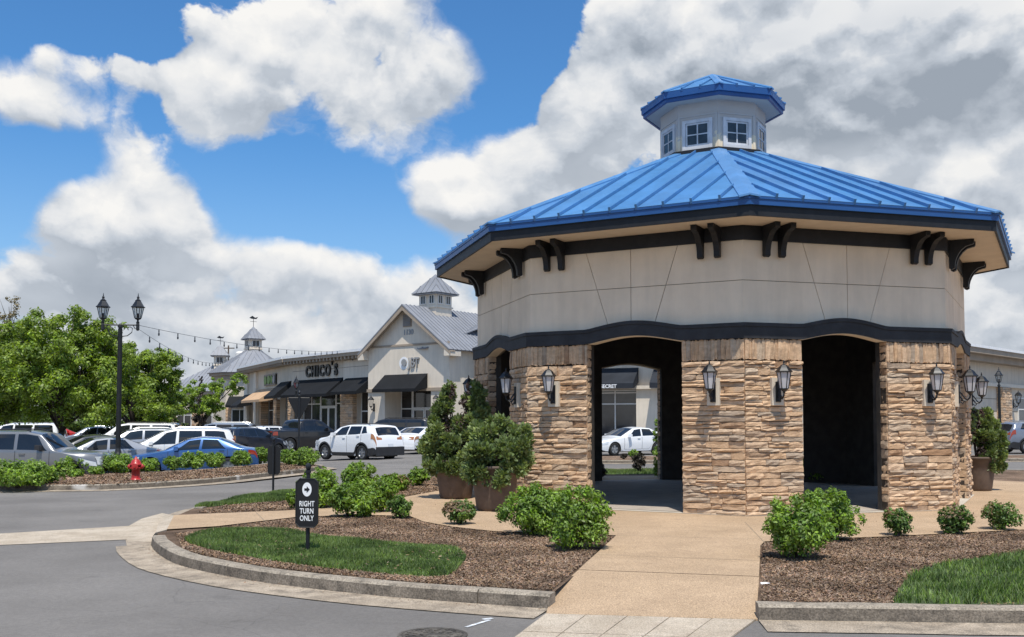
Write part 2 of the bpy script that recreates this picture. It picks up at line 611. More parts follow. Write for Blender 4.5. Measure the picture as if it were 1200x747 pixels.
M['leaf_sparse'] = leaf_mat('leaf_sparse', (0.17, 0.15, 0.07), (0.30, 0.24, 0.15), 0.35, 0.3)
M['bark'] = mat('bark', (0.045, 0.034, 0.027), 0.9, 0, 0.3, 6, bump=0.5, bs=18)


def grass_mat():
    m = mat('grass_blade', (0.095, 0.165, 0.040), 0.6, 0, 0.25, 1.5, col2=(0.17, 0.245, 0.065), island=0.5, trans=0.25, spec=0.3)
    return m


M['grass'] = grass_mat()
M['grass_soil'] = mat('grass_soil', (0.045, 0.075, 0.022), 0.95, 0, 0.3, 6, col2=(0.06, 0.08, 0.03))
M['chip'] = mat('chip', (0.165, 0.108, 0.070), 0.9, 0, 0.2, 1.2, col2=(0.27, 0.18, 0.118), island=0.5, spec=0.2)
M['mulch'] = mat('mulch', (0.15, 0.10, 0.068), 0.95, 0, 0.3, 1.0, col2=(0.24, 0.165, 0.115), bump=1.0, bs=45, fine=0.45, dist=0.05, spec=0.15)


def asphalt_mat():
    m = bpy.data.materials.new('asphalt')
    m.use_nodes = True
    t = NT(m.node_tree)
    b = t.n['Principled BSDF']
    g = t.new('ShaderNodeNewGeometry')
    p = g.outputs['Position']
    n1 = t.noise(p, 0.35, 4, 0.6)
    mp = t.new('ShaderNodeMapping')
    t.put(mp.inputs[0], p)
    mp.inputs[2].default_value = (0, 0, R(35))
    mp.inputs[3].default_value = (0.35, 2.2, 1)
    n2 = t.noise(mp.outputs[0], 0.8, 5, 0.65)
    n3 = t.noise(p, 150, 2, 0.7)
    n4 = t.noise(p, 26, 3, 0.7)
    c = t.mix(t.ramp(n1, 0.3, 0.7), (0.145, 0.135, 0.126), (0.20, 0.187, 0.175))
    c = t.mix(t.ramp(n2, 0.55, 0.78, 0, 0.5), c, (0.245, 0.23, 0.215))
    c = t.mix(t.ramp(n2, 0.42, 0.22, 0, 0.5), c, (0.118, 0.111, 0.105))
    c = t.mix(1.0, c, t.mix(t.ramp(n3, 0.3, 0.7), (0.72, 0.72, 0.72), (1.28, 1.28, 1.27)), 'MULTIPLY')
    c = t.mix(1.0, c, t.mix(t.ramp(n4, 0.25, 0.75), (0.86, 0.86, 0.86), (1.1, 1.1, 1.1)), 'MULTIPLY')
    n6 = t.noise(p, 1.3, 3, 0.5)
    c = t.mix(t.ramp(n6, 0.66, 0.74, 0, 0.28), c, (0.075, 0.07, 0.066))
    # hairline cracks
    vo = t.new('ShaderNodeTexVoronoi', feature='DISTANCE_TO_EDGE')
    nn = t.new('ShaderNodeTexNoise')
    t.put(nn.inputs['Vector'], p)
    nn.inputs['Scale'].default_value = 1.2
    nn.inputs['Detail'].default_value = 5
    t.put(vo.inputs['Vector'], t.mix(0.35, p, nn.outputs['Color'], 'ADD'))
    vo.inputs['Scale'].default_value = 0.16
    crack = t.ramp(vo.outputs['Distance'], 0.0, 0.0014, 0.28, 0.0)
    c = t.mix(crack, c, (0.05, 0.05, 0.05))
    t.put(b.inputs['Base Color'], c)
    b.inputs['Roughness'].default_value = 0.88
    b.inputs['Specular IOR Level'].default_value = 0.3
    bp = t.new('ShaderNodeBump')
    bp.inputs['Strength'].default_value = 0.5
    bp.inputs['Distance'].default_value = 0.01
    t.put(bp.inputs['Height'], n3)
    t.put(b.inputs['Normal'], bp.outputs[0])
    return m


M['asphalt'] = asphalt_mat()


def concrete(name, a, b_, stain=(0.16, 0.14, 0.12), amt=0.5, fine=0.25, speck=120, scale=1.3, white=0.0):
    m = bpy.data.materials.new(name)
    m.use_nodes = True
    t = NT(m.node_tree)
    b = t.n['Principled BSDF']
    g = t.new('ShaderNodeNewGeometry')
    p = g.outputs['Position']
    n1 = t.noise(p, scale, 5, 0.65)
    n2 = t.noise(p, scale * 2.4, 6, 0.7)
    n3 = t.noise(p, speck, 2, 0.7)
    c = t.mix(t.ramp(n1, 0.3, 0.7), a, b_)
    c = t.mix(t.ramp(n2, 0.45, 0.70, 0, amt), c, stain)
    c = t.mix(1.0, c, t.mix(t.ramp(n3, 0.3, 0.7), (1 - fine,) * 3, (1 + fine,) * 3), 'MULTIPLY')
    if white:
        n5 = t.noise(p, 0.9, 2, 0.5)
        c = t.mix(t.ramp(n5, 0.66, 0.72, 0, white), c, (0.62, 0.60, 0.57))
    t.put(b.inputs['Base Color'], c)
    b.inputs['Roughness'].default_value = 0.9
    b.inputs['Specular IOR Level'].default_value = 0.25
    bp = t.new('ShaderNodeBump')
    bp.inputs['Strength'].default_value = 0.45
    bp.inputs['Distance'].default_value = 0.012
    t.put(bp.inputs['Height'], n3)
    t.put(b.inputs['Normal'], bp.outputs[0])
    return m


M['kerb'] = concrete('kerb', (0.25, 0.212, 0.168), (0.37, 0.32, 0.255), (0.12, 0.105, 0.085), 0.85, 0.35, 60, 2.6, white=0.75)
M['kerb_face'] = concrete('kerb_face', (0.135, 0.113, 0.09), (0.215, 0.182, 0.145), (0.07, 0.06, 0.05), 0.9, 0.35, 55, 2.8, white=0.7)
M['gutter'] = concrete('gutter', (0.27, 0.22, 0.165), (0.42, 0.35, 0.27), (0.165, 0.138, 0.108), 0.85, 0.35, 70, 2.2)
M['pan'] = concrete('pan', (0.39, 0.325, 0.25), (0.49, 0.42, 0.335), (0.29, 0.24, 0.18), 0.6, 0.3, 80, 1.6)
M['walk'] = concrete('walk', (0.375, 0.268, 0.172), (0.455, 0.328, 0.215), (0.33, 0.235, 0.155), 0.55, 0.34, 75, 0.9)
M['floor_grey'] = concrete('floor_grey', (0.36, 0.31, 0.265), (0.44, 0.385, 0.33), (0.26, 0.22, 0.185), 0.5)
M['sunlit_rim'] = concrete('sunlit_rim', (0.47, 0.42, 0.35), (0.56, 0.50, 0.42), (0.40, 0.35, 0.28), 0.3)
M['paint_line'] = mat('paint_line', (0.62, 0.64, 0.66), 0.8, 0, 0.3, 12)
M['manhole'] = mat('manhole', (0.05, 0.043, 0.036), 0.7, 0.3, 0.3, 8, col2=(0.13, 0.115, 0.095), bump=0.5, bs=50)
M['wood'] = mat('wood', (0.10, 0.07, 0.05), 0.8, 0, 0.2)
M['bulb'] = mat('bulb', (0.05, 0.05, 0.055), 0.3, 0, 0.2)

# ------------------------------------------------------------------ ground
ROAD = -0.14


def sst(t):
    t = min(1.0, max(0.0, t))
    return t * t * (3 - 2 * t)


def gz(x, y):
    """the car park lies a little lower, to the left and behind"""
    return ROAD - 0.28 * sst((-x - 5.5) / 6.0) * sst((y - 26.0) / 7.0)


def catmull(pts, step=0.35, closed=False):
    pts = [Vector((p[0], p[1], 0)) for p in pts]
    n = len(pts)
    out = []
    rngi = range(n if closed else n - 1)
    for i in rngi:
        p1, p2 = pts[i], pts[(i + 1) % n]
        p0 = pts[(i - 1) % n] if (closed or i > 0) else p1 * 2 - p2
        p3 = pts[(i + 2) % n] if (closed or i + 2 < n) else p2 * 2 - p1
        k = max(1, int((p2 - p1).length / step))
        for j in range(k):
            t = j / k
            a = 2 * p1 + (p2 - p0) * t + (2 * p0 - 5 * p1 + 4 * p2 - p3) * t * t + (-p0 + 3 * p1 - 3 * p2 + p3) * t ** 3
            out.append(a * 0.5)
    if not closed:
        out.append(pts[-1])
    return out


def offsets(path, d):
    """path moved sideways by d (positive: to the right of travel)"""
    out = []
    for i, p in enumerate(path):
        t = (path[min(i + 1, len(path) - 1)] - path[max(i - 1, 0)]).normalized()
        out.append(p + Vector((t.y, -t.x, 0)) * d)
    return out


def polyobj(name, poly, z, m, kind='structure', parent=None):
    """flat sheet; z a number or a function of x, y"""
    me = bpy.data.meshes.new(name)
    b = bmesh.new()
    vs = [b.verts.new((p[0], p[1], z(p[0], p[1]) if callable(z) else z)) for p in poly]
    es = [b.edges.new((vs[i], vs[(i + 1) % len(vs)])) for i in range(len(vs))]
    r = bmesh.ops.triangle_fill(b, use_beauty=True, edges=es, normal=(0, 0, 1))
    for f in b.faces:
        if f.normal.z < 0:
            f.normal_flip()
    b.to_mesh(me)
    b.free()
    me.materials.append(m)
    o = link(name, me, parent)
    if kind:
        o['kind'] = kind
    return o


def road_mesh():
    xs = np.concatenate([[-2500, -900, -400, -200, -120], np.arange(-70, 71, 1.75), [120, 200, 400, 900, 2500]])
    ys = np.concatenate([[-400, -120, -40], np.arange(-8, 130, 1.75), [180, 260, 420, 900, 3000]])
    V = np.array([(x, y, gz(x, y)) for y in ys for x in xs])
    nx = len(xs)
    F = np.array([(j * nx + i, j * nx + i + 1, (j + 1) * nx + i + 1, (j + 1) * nx + i) for j in range(len(ys) - 1) for i in range(nx - 1)])
    o = link('road', mesh_np('road', V, F, M['asphalt'], True))
    o['kind'] = 'structure'


road_mesh()


def kerb(path, seg=3.0, w=0.17, h=None, gut=0.45, zf=None, ztop=0.0, gutter=True):
    """path runs along the outer top edge with the road on its right-hand side"""
    path = catmull(path)
    base = zf or (lambda x, y: ROAD)
    root = empty('kerb', path[0], 0, kind='structure')
    inv = Matrix.Translation(-path[0])
    inner = offsets(path, -w)
    foot = offsets(path, 0.025)
    outer = offsets(path, 0.025 + gut)
    bev = offsets(path, -0.02)
    acc, start = 0.0, 0
    cuts = [0]
    for i in range(1, len(path)):
        acc += (path[i] - path[i - 1]).length
        if acc > seg:
            cuts.append(i)
            acc = 0
    if cuts[-1] != len(path) - 1:
        cuts.append(len(path) - 1)
    for a, b in zip(cuts, cuts[1:]):
        mb = MB()
        vs, fs, mis = [], [], []
        for i in range(a, b + 1):
            sh = 0.0
            t = (path[min(i + 1, len(path) - 1)] - path[max(i - 1, 0)]).normalized()
            if i == a:
                sh = 0.007
            if i == b:
                sh = -0.007
            jt = random.uniform(-.004, .004)
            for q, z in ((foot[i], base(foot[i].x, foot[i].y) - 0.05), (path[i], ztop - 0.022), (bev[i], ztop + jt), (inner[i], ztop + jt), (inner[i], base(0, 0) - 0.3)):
                p = q + t * sh
                vs.append((p.x, p.y, z))
        n = b - a + 1
        for j in range(n - 1):
            for k in range(5):
                l = (k + 1) % 5
                fs.append((j * 5 + k, j * 5 + l, (j + 1) * 5 + l, (j + 1) * 5 + k))
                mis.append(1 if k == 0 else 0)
        mis += [0, 0]
        fs.append(tuple(range(5)))
        fs.append(tuple(range((n - 1) * 5, n * 5)))
        mb.add(vs, fs)
        mb.mi = mis
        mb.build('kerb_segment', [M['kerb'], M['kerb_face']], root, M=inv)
    if gutter:
        vs, fs = [], []
        for i in range(len(path)):
            q = foot[i]
            vs.append((q.x, q.y, base(q.x, q.y) + 0.016))
            q = outer[i]
            vs.append((q.x, q.y, base(q.x, q.y) + 0.009))
        fs = [(2 * i, 2 * i + 1, 2 * i + 3, 2 * i + 2) for i in range(len(path) - 1)]
        MB().add(vs, fs).build('gutter', M['gutter'], root, M=inv)
    return path


# main island: street side first (road on the right when walking clockwise seen from above ... kerb helper handles side)
nose = gps([(178.5, 627.5), (181, 632.5), (191, 640), (208, 648.5), (240, 656.5), (296, 666.5), (360, 674.5), (450, 683.5), (560, 691.5), (645, 697)])
street = gps([(226, 595.5), (245, 589.5), (300, 579), (345, 573.5), (380, 569.5), (430, 565.5), (473, 561), (512, 556)]) + \
    [Vector((1.0, 33.4, 0)), Vector((8.0, 34.0, 0)), Vector((16.0, 33.2, 0)), Vector((24, 30.2, 0)), Vector((30.0, 27.5, 0))]
right_front = gps([(888, 709), (960, 710), (1060, 711.2), (1200, 713)]) + [Vector((9.0, 8.45, 0)), Vector((16, 8.3, 0)), Vector((30.0, 8.0, 0))]
kerb(nose)
kerb(right_front)
kerb(list(reversed(street)))
isl = [offsets(nose, -0.1)[i] for i in range(len(nose) - 1)] + gps([(646, 694), (679, 668), (889.3, 676), (888, 708)]) + [p + Vector((0, .1, 0)) for p in right_front[1:]] + \
    [p + Vector((0, -.1, 0)) for p in reversed(street)] + gps([(204, 604.5), (195, 620.5), (184, 624)])
polyobj('mulch_ground', isl, -0.018, M['mulch'])

walk_poly = gps([(204, 604.2), (245, 602.3), (336, 598.6), (400, 594), (473, 583), (523, 573.7)]) + \
    [Vector((-1.2, 25.2, 0)), Vector((-1.0, 27.6, 0)), Vector((1.5, 29.0, 0)), Vector((5, 29.4, 0)), Vector((9, 29.2, 0)), Vector((12, 28.0, 0)), gp(1200, 565), Vector((29.5, 26.6, 0)), Vector((29.5, 15.4, 0))] + \
    gps([(1200, 621), (1120, 625), (1040, 629), (960, 632), (896, 635), (891, 640), (889.5, 676), (678, 668), (722, 628), (690, 626), (645, 624.5), (600, 623.5), (580, 623), (530, 617.6), (496, 611.5), (480, 605), (416, 603.5), (345, 606.5), (255, 617), (195.5, 620.8)])
walk = polyobj('walkway', walk_poly, 0.004, M['walk'])
# the two ramps, solid down to the road bed


def skirted(name, pts, m):
    n = len(pts)
    low = [Vector((p.x, p.y, ROAD - .12)) for p in pts]
    mb = MB().add(pts + low, [tuple(range(n))] + [(i, (i + 1) % n, n + (i + 1) % n, n + i) for i in range(n)])
    mb.build(name, M[m])['kind'] = 'structure'


skirted('ramp', [gp(678, 668, .004), gp(889.5, 676, .004), gp(888, 706.5, -.07), gp(888, 725.8, ROAD + .014), gp(640, 718.8, ROAD + .014), gp(648, 693.5, -.07)], 'walk')
skirted('ramp', [gp(204, 604.2, .004), gp(195.5, 620.8, .004), gp(182, 624.5, -.004), gp(179, 628.5, -.03), gp(181, 635.5, ROAD + .014), gp(149, 634, ROAD + .014), gp(150, 617, ROAD + .014), gp(166, 608, ROAD + .014), gp(190, 601.5, -.10)], 'pan')
polyobj('gutter', gps([(147, 632.5), (182, 634), (192, 642), (199, 648.5), (166, 652), (155, 645.5), (148.5, 640)], ROAD), ROAD + .011, M['gutter'])
polyobj('valley_gutter', gps([(-700, 661), (0, 639.5), (149, 633), (150.5, 617), (0, 626), (-700, 640)], ROAD), ROAD + .007, M['pan'])
# concrete crossing strip in front of the ramp, tile by tile
cross = empty('crossing', gp(740, 735, ROAD), kind='structure')
inv = Matrix.Translation(-cross.location)
A0, A1 = gp(641, 719, ROAD), gp(887, 726.5, ROAD)
B0, B1 = gp(575, 769, ROAD), gp(815, 779, ROAD)
nx, ny = 5, 2
for j in range(ny):
    for i in range(nx):
        def q(u, v):
            return A0.lerp(A1, u).lerp(B0.lerp(B1, u), v)
        e = 0.006
        ps = [q(i / nx + e / 2, j / ny + e), q((i + 1) / nx - e / 2, j / ny + e), q((i + 1) / nx - e / 2, (j + 1) / ny - e), q(i / nx + e / 2, (j + 1) / ny - e)]
        mbx = MB()
        mbx.prism([(p.x, p.y) for p in ps], ROAD - .02, ROAD + .011 + random.uniform(-.001, .002))
        mbx.build('paving_slab', M['pan'], cross, M=inv)
polyobj('crossing_bed', [q(0, 0), q(1, 0), q(1, 1), q(0, 1)], ROAD + .004, M['gutter'])
# control joints across the tan walk
for (p0, p1) in (((640, 625), (891, 632)), ((873, 612), (897, 637)), ((700, 650), (889, 657)), ((523, 617), (556, 604)), ((300, 600.6), (310, 610.4)), ((1040, 629), (1040, 602)), ((1125, 624), (1118, 598))):
    a, b = gp(*p0, 0.006), gp(*p1, 0.006)
    d = (b - a).normalized()
    n = Vector((d.y, -d.x, 0)) * 0.005
    o = MB().add([a - n, b - n, b + n, a + n], [(0, 1, 2, 3)]).build('control_joint', M['joint'], walk)
# manhole, paint marks
mh = empty('manhole_cover', gp(507, 745, ROAD), 0, 'round iron manhole cover set in the asphalt at the near road edge', 'manhole cover')
mb = MB()
mb.lathe([(0.285, -0.02), (0.285, 0.008), (0.255, 0.010), (0.25, 0.004)], 36)
mb.build('rim', M['manhole'], mh)
mb = MB()
mb.lathe([(0.245, -0.02), (0.245, 0.009), (0.0, 0.009)], 36)
for r in (0.21, 0.15, 0.09):
    for k in range(int(r * 90)):
        a = 2 * PI * k / int(r * 90)
        Mx = Matrix.Translation((r * math.cos(a), r * math.sin(a), 0)) @ Matrix.Rotation(a, 4, 'Z')
        mb.box(-.014, .014, -.016, .016, .009, .014, M=Mx)
mb.build('lid', M['manhole'], mh)


def stripe(p0, p1, w, m='paint_line'):
    a, b = gp(*p0, ROAD + .005), gp(*p1, ROAD + .005)
    d = (b - a).normalized()
    n = Vector((d.y, -d.x, 0)) * w / 2
    o = MB().add([a - n, b - n, b + n, a + n], [(0, 1, 2, 3)]).build('painted_mark', M[m])
    o['kind'] = 'structure'


stripe((546, 735), (574, 726.5), 0.035)
stripe((566, 726), (577, 724.5), 0.05)

# far island along the car park
far_front = gps([(-260, 570), (-120, 570.5), (0, 569.5), (60, 568.6), (119, 568), (150, 566.8), (190, 564.7), (251, 560.5), (311, 554.3), (351, 550.2), (366, 548.2), (372, 546.0)])
far_front += [Vector((-6.85, 36.5, 0)), Vector((-7.5, 37.6, 0))]
kerb(far_front, seg=3.0)
far_back = gps([(350, 541.5), (311, 544), (251, 549.5), (190, 553), (119, 555), (0, 556), (-120, 556), (-260, 556)])
polyobj('mulch_ground', [p for p in offsets(far_front, -.1)] + far_back, -0.018, M['mulch'])
mbb = MB()
fb = [Vector((-7.5, 37.6, 0))] + far_back
for i in range(len(fb) - 1):
    p, q2 = fb[i], fb[i + 1]
    n = Vector((-(q2 - p).y, (q2 - p).x, 0)).normalized() * -.16
    mbb.hexa([(p.x, p.y, -.7), (q2.x, q2.y, -.7), (p.x + n.x, p.y + n.y, -.7), (q2.x + n.x, q2.y + n.y, -.7), (p.x, p.y, 0), (q2.x, q2.y, 0), (p.x + n.x, p.y + n.y, 0), (q2.x + n.x, q2.y + n.y, 0)])
mbb.build('kerb', M['kerb'])['kind'] = 'structure'
# island beyond the street behind the pavilion
bk = [Vector((34, 43.6, 0)), Vector((24, 43.3, 0)), Vector((14, 42.0, 0)), Vector((8, 41.2, 0)), Vector((2, 41.0, 0)), Vector((-1.0, 42.2, 0)), Vector((-1.2, 44.0, 0))]
kerb(list(reversed(bk)), seg=3.0)
polyobj('mulch_ground', [p + Vector((0, .1, 0)) for p in bk] + [Vector((0.5, 46.2, 0)), Vector((8, 46.4, 0)), Vector((34, 48.2, 0))], -0.016, M['mulch'])

# ------------------------------------------------------------------ pavilion
PX, PY, PT = 4.5395, 22.2686, 0.111
RR, RW, RB, RS = 6.345, 5.364, 5.47, 5.4254
pav = empty('pavilion', (PX, PY, 0), -PT, 'octagonal stone and stucco pavilion with a bright blue metal roof and a windowed cupola', 'pavilion')


def cor(Rr, i):
    a = PI / 4 * i
    return Vector((Rr * math.sin(a), -Rr * math.cos(a), 0))


def P3(Rr, k, s, z):
    p = cor(Rr, k).lerp(cor(Rr, k + 1), s)
    return Vector((p.x, p.y, z))


def FM(Rr, k):
    """face frame: x along the face, y inward, z up, origin at corner k"""
    a, b = cor(Rr, k), cor(Rr, k + 1)
    e = (b - a).normalized()
    n = Vector((-e.y, e.x, 0))
    m = Matrix.Identity(4)
    m.col[0][:3], m.col[1][:3], m.col[2][:3], m.col[3][:3] = e, n, (0, 0, 1), a
    return m


def flen(Rr):
    return 2 * Rr * math.sin(PI / 8)


def facestrip(mb, k, R0, R1, ss, zlo, zhi, mi=0):
    """closed band on face k between radii R1 (inner) and R0 (outer) with mitred ends"""
    n = len(ss)
    vs, fs = [], []
    for s in ss:
        lo, hi = (zlo(s) if callable(zlo) else zlo), (zhi(s) if callable(zhi) else zhi)
        vs += [P3(R0, k, s, lo), P3(R0, k, s, hi), P3(R1, k, s, hi), P3(R1, k, s, lo)]
    for i in range(n - 1):
        for j in range(4):
            l = (j + 1) % 4
            fs.append((4 * i + j, 4 * i + l, 4 * i + 4 + l, 4 * i + 4 + j))
    fs += [(0, 1, 2, 3), tuple(4 * n - 4 + j for j in (3, 2, 1, 0))]
    mb.add(vs, fs, mi)


LS = flen(RS)
PW = {(-1, 0): 1.23, (-1, 1): 1.10, (0, 0): 1.10, (0, 1): 1.34}      # pier leg widths (start, end) where the photograph shows them


def pw(k, end):
    return PW.get((k if k < 4 else k - 8, end), 1.2)


def arch(k, s):
    u = s * LS
    a, b = pw(k, 0), LS - pw(k, 1)
    if u <= a or u >= b:
        return 0.0
    return 0.125 * math.sin(PI * (u - a) / (b - a)) ** 1.15


SS = [i / 48 for i in range(49)]
KS = [-1, 0, 1, 2, 3, 4, 5, -2]
ZB0, ZB1 = 3.008, 3.262
LEG = 0.18
stones_big = []


def stone_mesh(seed, vertical=False):
    """unit stone: x 0..1, z 0..1, face towards -y with a chipped, uneven surface"""
    r = random.Random(seed)
    nx, nz = (4, 3)
    vs, fs = [], []
    for j in range(nz):
        for i in range(nx):
            x = i / (nx - 1)
            z = j / (nz - 1)
            ed = (i in (0, nx - 1)) + (j in (0, nz - 1))
            y = -1.0 + (0.12 * ed) + r.uniform(-.20, .20)
            if 0 < i < nx - 1:
                x += r.uniform(-.09, .09)
            else:
                x += (0.008 if i == 0 else -0.008) + r.uniform(-.010, .010)
            z += (0.055 if j == 0 else -0.055 if j == nz - 1 else 0) + r.uniform(-.05, .05) * (1 if j in (0, nz - 1) else 2.2)
            vs.append((x, y, z))
    for j in range(nz - 1):
        for i in range(nx - 1):
            a = j * nx + i
            fs.append((a, a + 1, a + nx + 1, a + nx))
    ring = [0, 1, 2, 3, 7, 11, 10, 9, 8, 4]
    base = len(vs)
    for i in ring:
        vs.append((vs[i][0], 1.0, vs[i][2]))
    for a in range(len(ring)):
        c = (a + 1) % len(ring)
        fs.append((ring[a], base + a, base + c, ring[c]))
    m = MB().add(vs, fs)
    return m.mesh('stone', M['stone'])


STONES = [stone_mesh(i) for i in range(14)]
SGEO = [([tuple(v.co) for v in me.vertices], [tuple(p.vertices) for p in me.polygons]) for me in STONES]


def lay_stones(width, z0, z1, r):
    """list of (x, z, w, h, proud) covering a leg, plus the soldier course on top"""
    out = []
    z = z0
    zs = 2.63
    while z < zs - 0.03:
        h = r.uniform(0.070, 0.132)
        if zs - (z + h) < 0.07:
            h = zs - z
        x = 0.0
        while x < width - 0.001:
            w = r.uniform(0.20, 0.56)
            if width - (x + w) < 0.15:
                w = width - x
            pr = r.uniform(0.012, 0.05)
            if h > 0.108 and r.random() < 0.22:
                f = r.uniform(.38, .62)
                out.append((x, z, w, h * f, pr))
                out.append((x, z + h * f, w, h * (1 - f), r.uniform(0.022, 0.06)))
            else:
                out.append((x, z, w, h, pr))
            x += w
        z += h
    x = 0.0
    while x < width - 0.001:
        w = r.uniform(0.045, 0.10)
        if width - (x + w) < 0.04:
            w = width - x
        out.append((x, zs, w, z1 - zs, r.uniform(0.012, 0.035)))
        x += w
    return out


budget = 298
rest = MB()
for i in range(8):                                   # one pier at every corner: two legs
    k0, k1 = KS[(i + 0) % 8], KS[(i + 1) % 8]
    # corner index at the end of face k0 and start of face k1
    c = k0 + 1
    mb = MB()
    legs = []
    for (k, end) in ((k0, 1), (k1, 0)):
        w = pw(k, end)
        Mx = FM(RS, k)
        xa, xb = (LS - w, LS) if end else (0, w)
        # core, mitred roughly at the corner
        t = math.tan(PI / 8) * LEG
        if end:
            poly = [(xa, .03), (LS - .012, .03), (LS - t, LEG), (xa, LEG)]
        else:
            poly = [(.012, .03), (xb, .03), (xb, LEG), (t, LEG)]
        mb.prism(poly, -.02, ZB0 + .02, M=Mx)
        legs.append((k, end, w, xa, xb, Mx))
    pier = mb.build('pier', M['stone_gap'], pav)
    lin = MB()
    for (k, end, w, xa, xb, Mx) in legs:
        t = math.tan(PI / 8) * LEG
        t2 = math.tan(PI / 8) * (LEG + .11)
        if end:
            lin.prism([(xa - .012, LEG + .002), (LS - t, LEG + .002), (LS - t2, LEG + .11), (xa - .012, LEG + .11)], -.02, 3.6, M=Mx)
        else:
            lin.prism([(t, LEG + .002), (xb + .012, LEG + .002), (xb + .012, LEG + .11), (t2, LEG + .11)], -.02, 3.6, M=Mx)
    lin.build('inner_lining', M['inner_black'], pier)
    for (k, end, w, xa, xb, Mx) in legs:
        r = random.Random(100 + 7 * k + end)
        front = (k, end) in ((-1, 1), (0, 0), (-1, 0), (0, 1))
        lay = lay_stones(w, -0.01, ZB0 + 0.01, r)
        for (x, z, ww, h, pr) in lay:
            g = r.randrange(14)
            T = Mx @ Matrix.Translation((xa + x, 0.035, z)) @ Matrix.Diagonal((ww, pr + .035, h, 1))
            # y: unit face at -1 -> proud of the core
            if front and budget > 0 and (h > 0.045):
                o = link('stone', STONES[g], pier, T)
                budget -= 1
            else:
                rest.add(SGEO[g][0], SGEO[g][1], 0, T)
        # jamb facing
        zz = 0.0
        while zz < ZB0 - .02:
            h = min(r.uniform(.10, .17), ZB0 - zz)
            xs = xa if end else xb
            a0 = Mx @ Matrix.Translation((xs, LEG if end else 0.0, zz)) @ Matrix.Rotation(-PI / 2 if end else PI / 2, 4, 'Z')
            T = a0 @ Matrix.Translation((0, .03, 0)) @ Matrix.Diagonal((LEG, r.uniform(.03, .05), h, 1))
            g = r.randrange(14)
            rest.add(SGEO[g][0], SGEO[g][1], 0, T)
            zz += h
tag(rest.build('stone_facing', M['stone'], pav), kind='stuff')

# walls above the openings
corem, coreb = MB(), MB()
for k in KS:
    facestrip(corem, k, RW - .022, RW - .22, SS, lambda s, k=k: ZB0 + .02 + arch(k, s), 5.02)
    facestrip(coreb, k, RW - .222, RW - .25, SS, lambda s, k=k: ZB0 + .03 + arch(k, s), 4.6)
wallc = corem.build('wall_core', M['joint'], pav)
coreb.build('inner_wall', M['inner_black'], pav)
LW = flen(RW)


def sl(z, side):
    t = (4.69 - z) / (4.69 - 3.41)
    v = 1.17 + (1.58 - 1.17) * t
    return v if side == 0 else LW - v


ZT, ZJ, ZLOW = 4.72, 4.01, 3.20
for k in KS:
    g = 0.011
    for (z0, z1) in ((ZJ + g / 2, ZT), (ZLOW, ZJ - g / 2)):
        cols = [(lambda z: 0.0, lambda z: sl(z, 0) - g / 2), (lambda z: sl(z, 0) + g / 2, lambda z: LW / 2 - g / 2), (lambda z: LW / 2 + g / 2, lambda z: sl(z, 1) - g / 2), (lambda z: sl(z, 1) + g / 2, lambda z: LW)]
        for (fa, fb) in cols:
            def q3(Rr, f, z):
                return P3(Rr, k, f(z) / LW, z)
            pts = [q3(RW, fa, z0), q3(RW, fb, z0), q3(RW - .02, fa, z0), q3(RW - .02, fb, z0), q3(RW, fa, z1), q3(RW, fb, z1), q3(RW - .02, fa, z1), q3(RW - .02, fb, z1)]
            MB().hexa(pts).build('wall_panel', M['stucco'], wallc)
# underside of the arches (pale strip) and the black arched band
und, band = MB(), MB()
for k in KS:
    facestrip(und, k, RB - .03, RW - .135, SS, lambda s, k=k: ZB0 - .012 + arch(k, s) if arch(k, s) > 0.001 else ZB0 + .004, lambda s, k=k: ZB0 + .012 + arch(k, s))
und.build('arch_soffit', M['stucco'], pav)
for k in KS:
    mb = MB()
    facestrip(mb, k, RB, RW + .003, SS, lambda s, k=k: ZB0 - .002 + arch(k, s), lambda s, k=k: ZB1 + arch(k, s))
    facestrip(mb, k, RB + .018, RB + .001, SS, lambda s, k=k: ZB1 - .05 + arch(k, s), lambda s, k=k: ZB1 + .012 + arch(k, s))
    mb.build('arched_band', M['band_black'], pav)
# frieze, soffit, fascia, gutter
S2 = [0, .25, .5, .75, 1]
for k in KS:
    mb = MB()
    facestrip(mb, k, RW + .045, RW - .018, S2, 4.70, 4.945)
    mb.build('frieze', M['black_wood'], pav)
    mb = MB()
    facestrip(mb, k, RR - .06, RW - .20, S2, 4.95, 4.99)
    mb.build('soffit', M['soffit'], pav)
    mb = MB()
    facestrip(mb, k, RR - .025, RR - .065, S2, 4.925, 5.13)
    mb.build('fascia', M['black_wood'], pav)
    mb = MB()
    facestrip(mb, k, RR + .02, RR - .024, S2, 5.10, 5.225)
    facestrip(mb, k, RR + .035, RR + .021, S2, 5.195, 5.228)
    mb.build('gutter', M['blue_trim'], pav)
ceil = MB()
ceil.prism([tuple(cor(RW - .26, i))[:2] for i in range(8)], 4.35, 4.40)
ceil.build('ceiling', M['inner_black'], pav)

# knee brackets
bprof = [(0, 4.43), (-.045, 4.405), (-.10, 4.43), (-.105, 4.52), (-.125, 4.60), (-.16, 4.68), (-.215, 4.76), (-.29, 4.82), (-.38, 4.845), (-.41, 4.85), (-.43, 4.875), (-.43, 4.944), (0, 4.944)]
brm = MB().xprism(bprof, -.05, .05).mesh('bracket', M['black_wood'])
for k in KS:
    for u in (.42, .72, LW - .70, LW - .40):
        link('bracket', brm, pav, FM(RW + .046, k) @ Matrix.Translation((u, 0, 0)))

# main roof: standing-seam panels, hips
ZE, ZTOP, RT = 5.225, 7.36, 1.272
RE = RR + .03
L0, L1 = flen(RE), flen(RT)


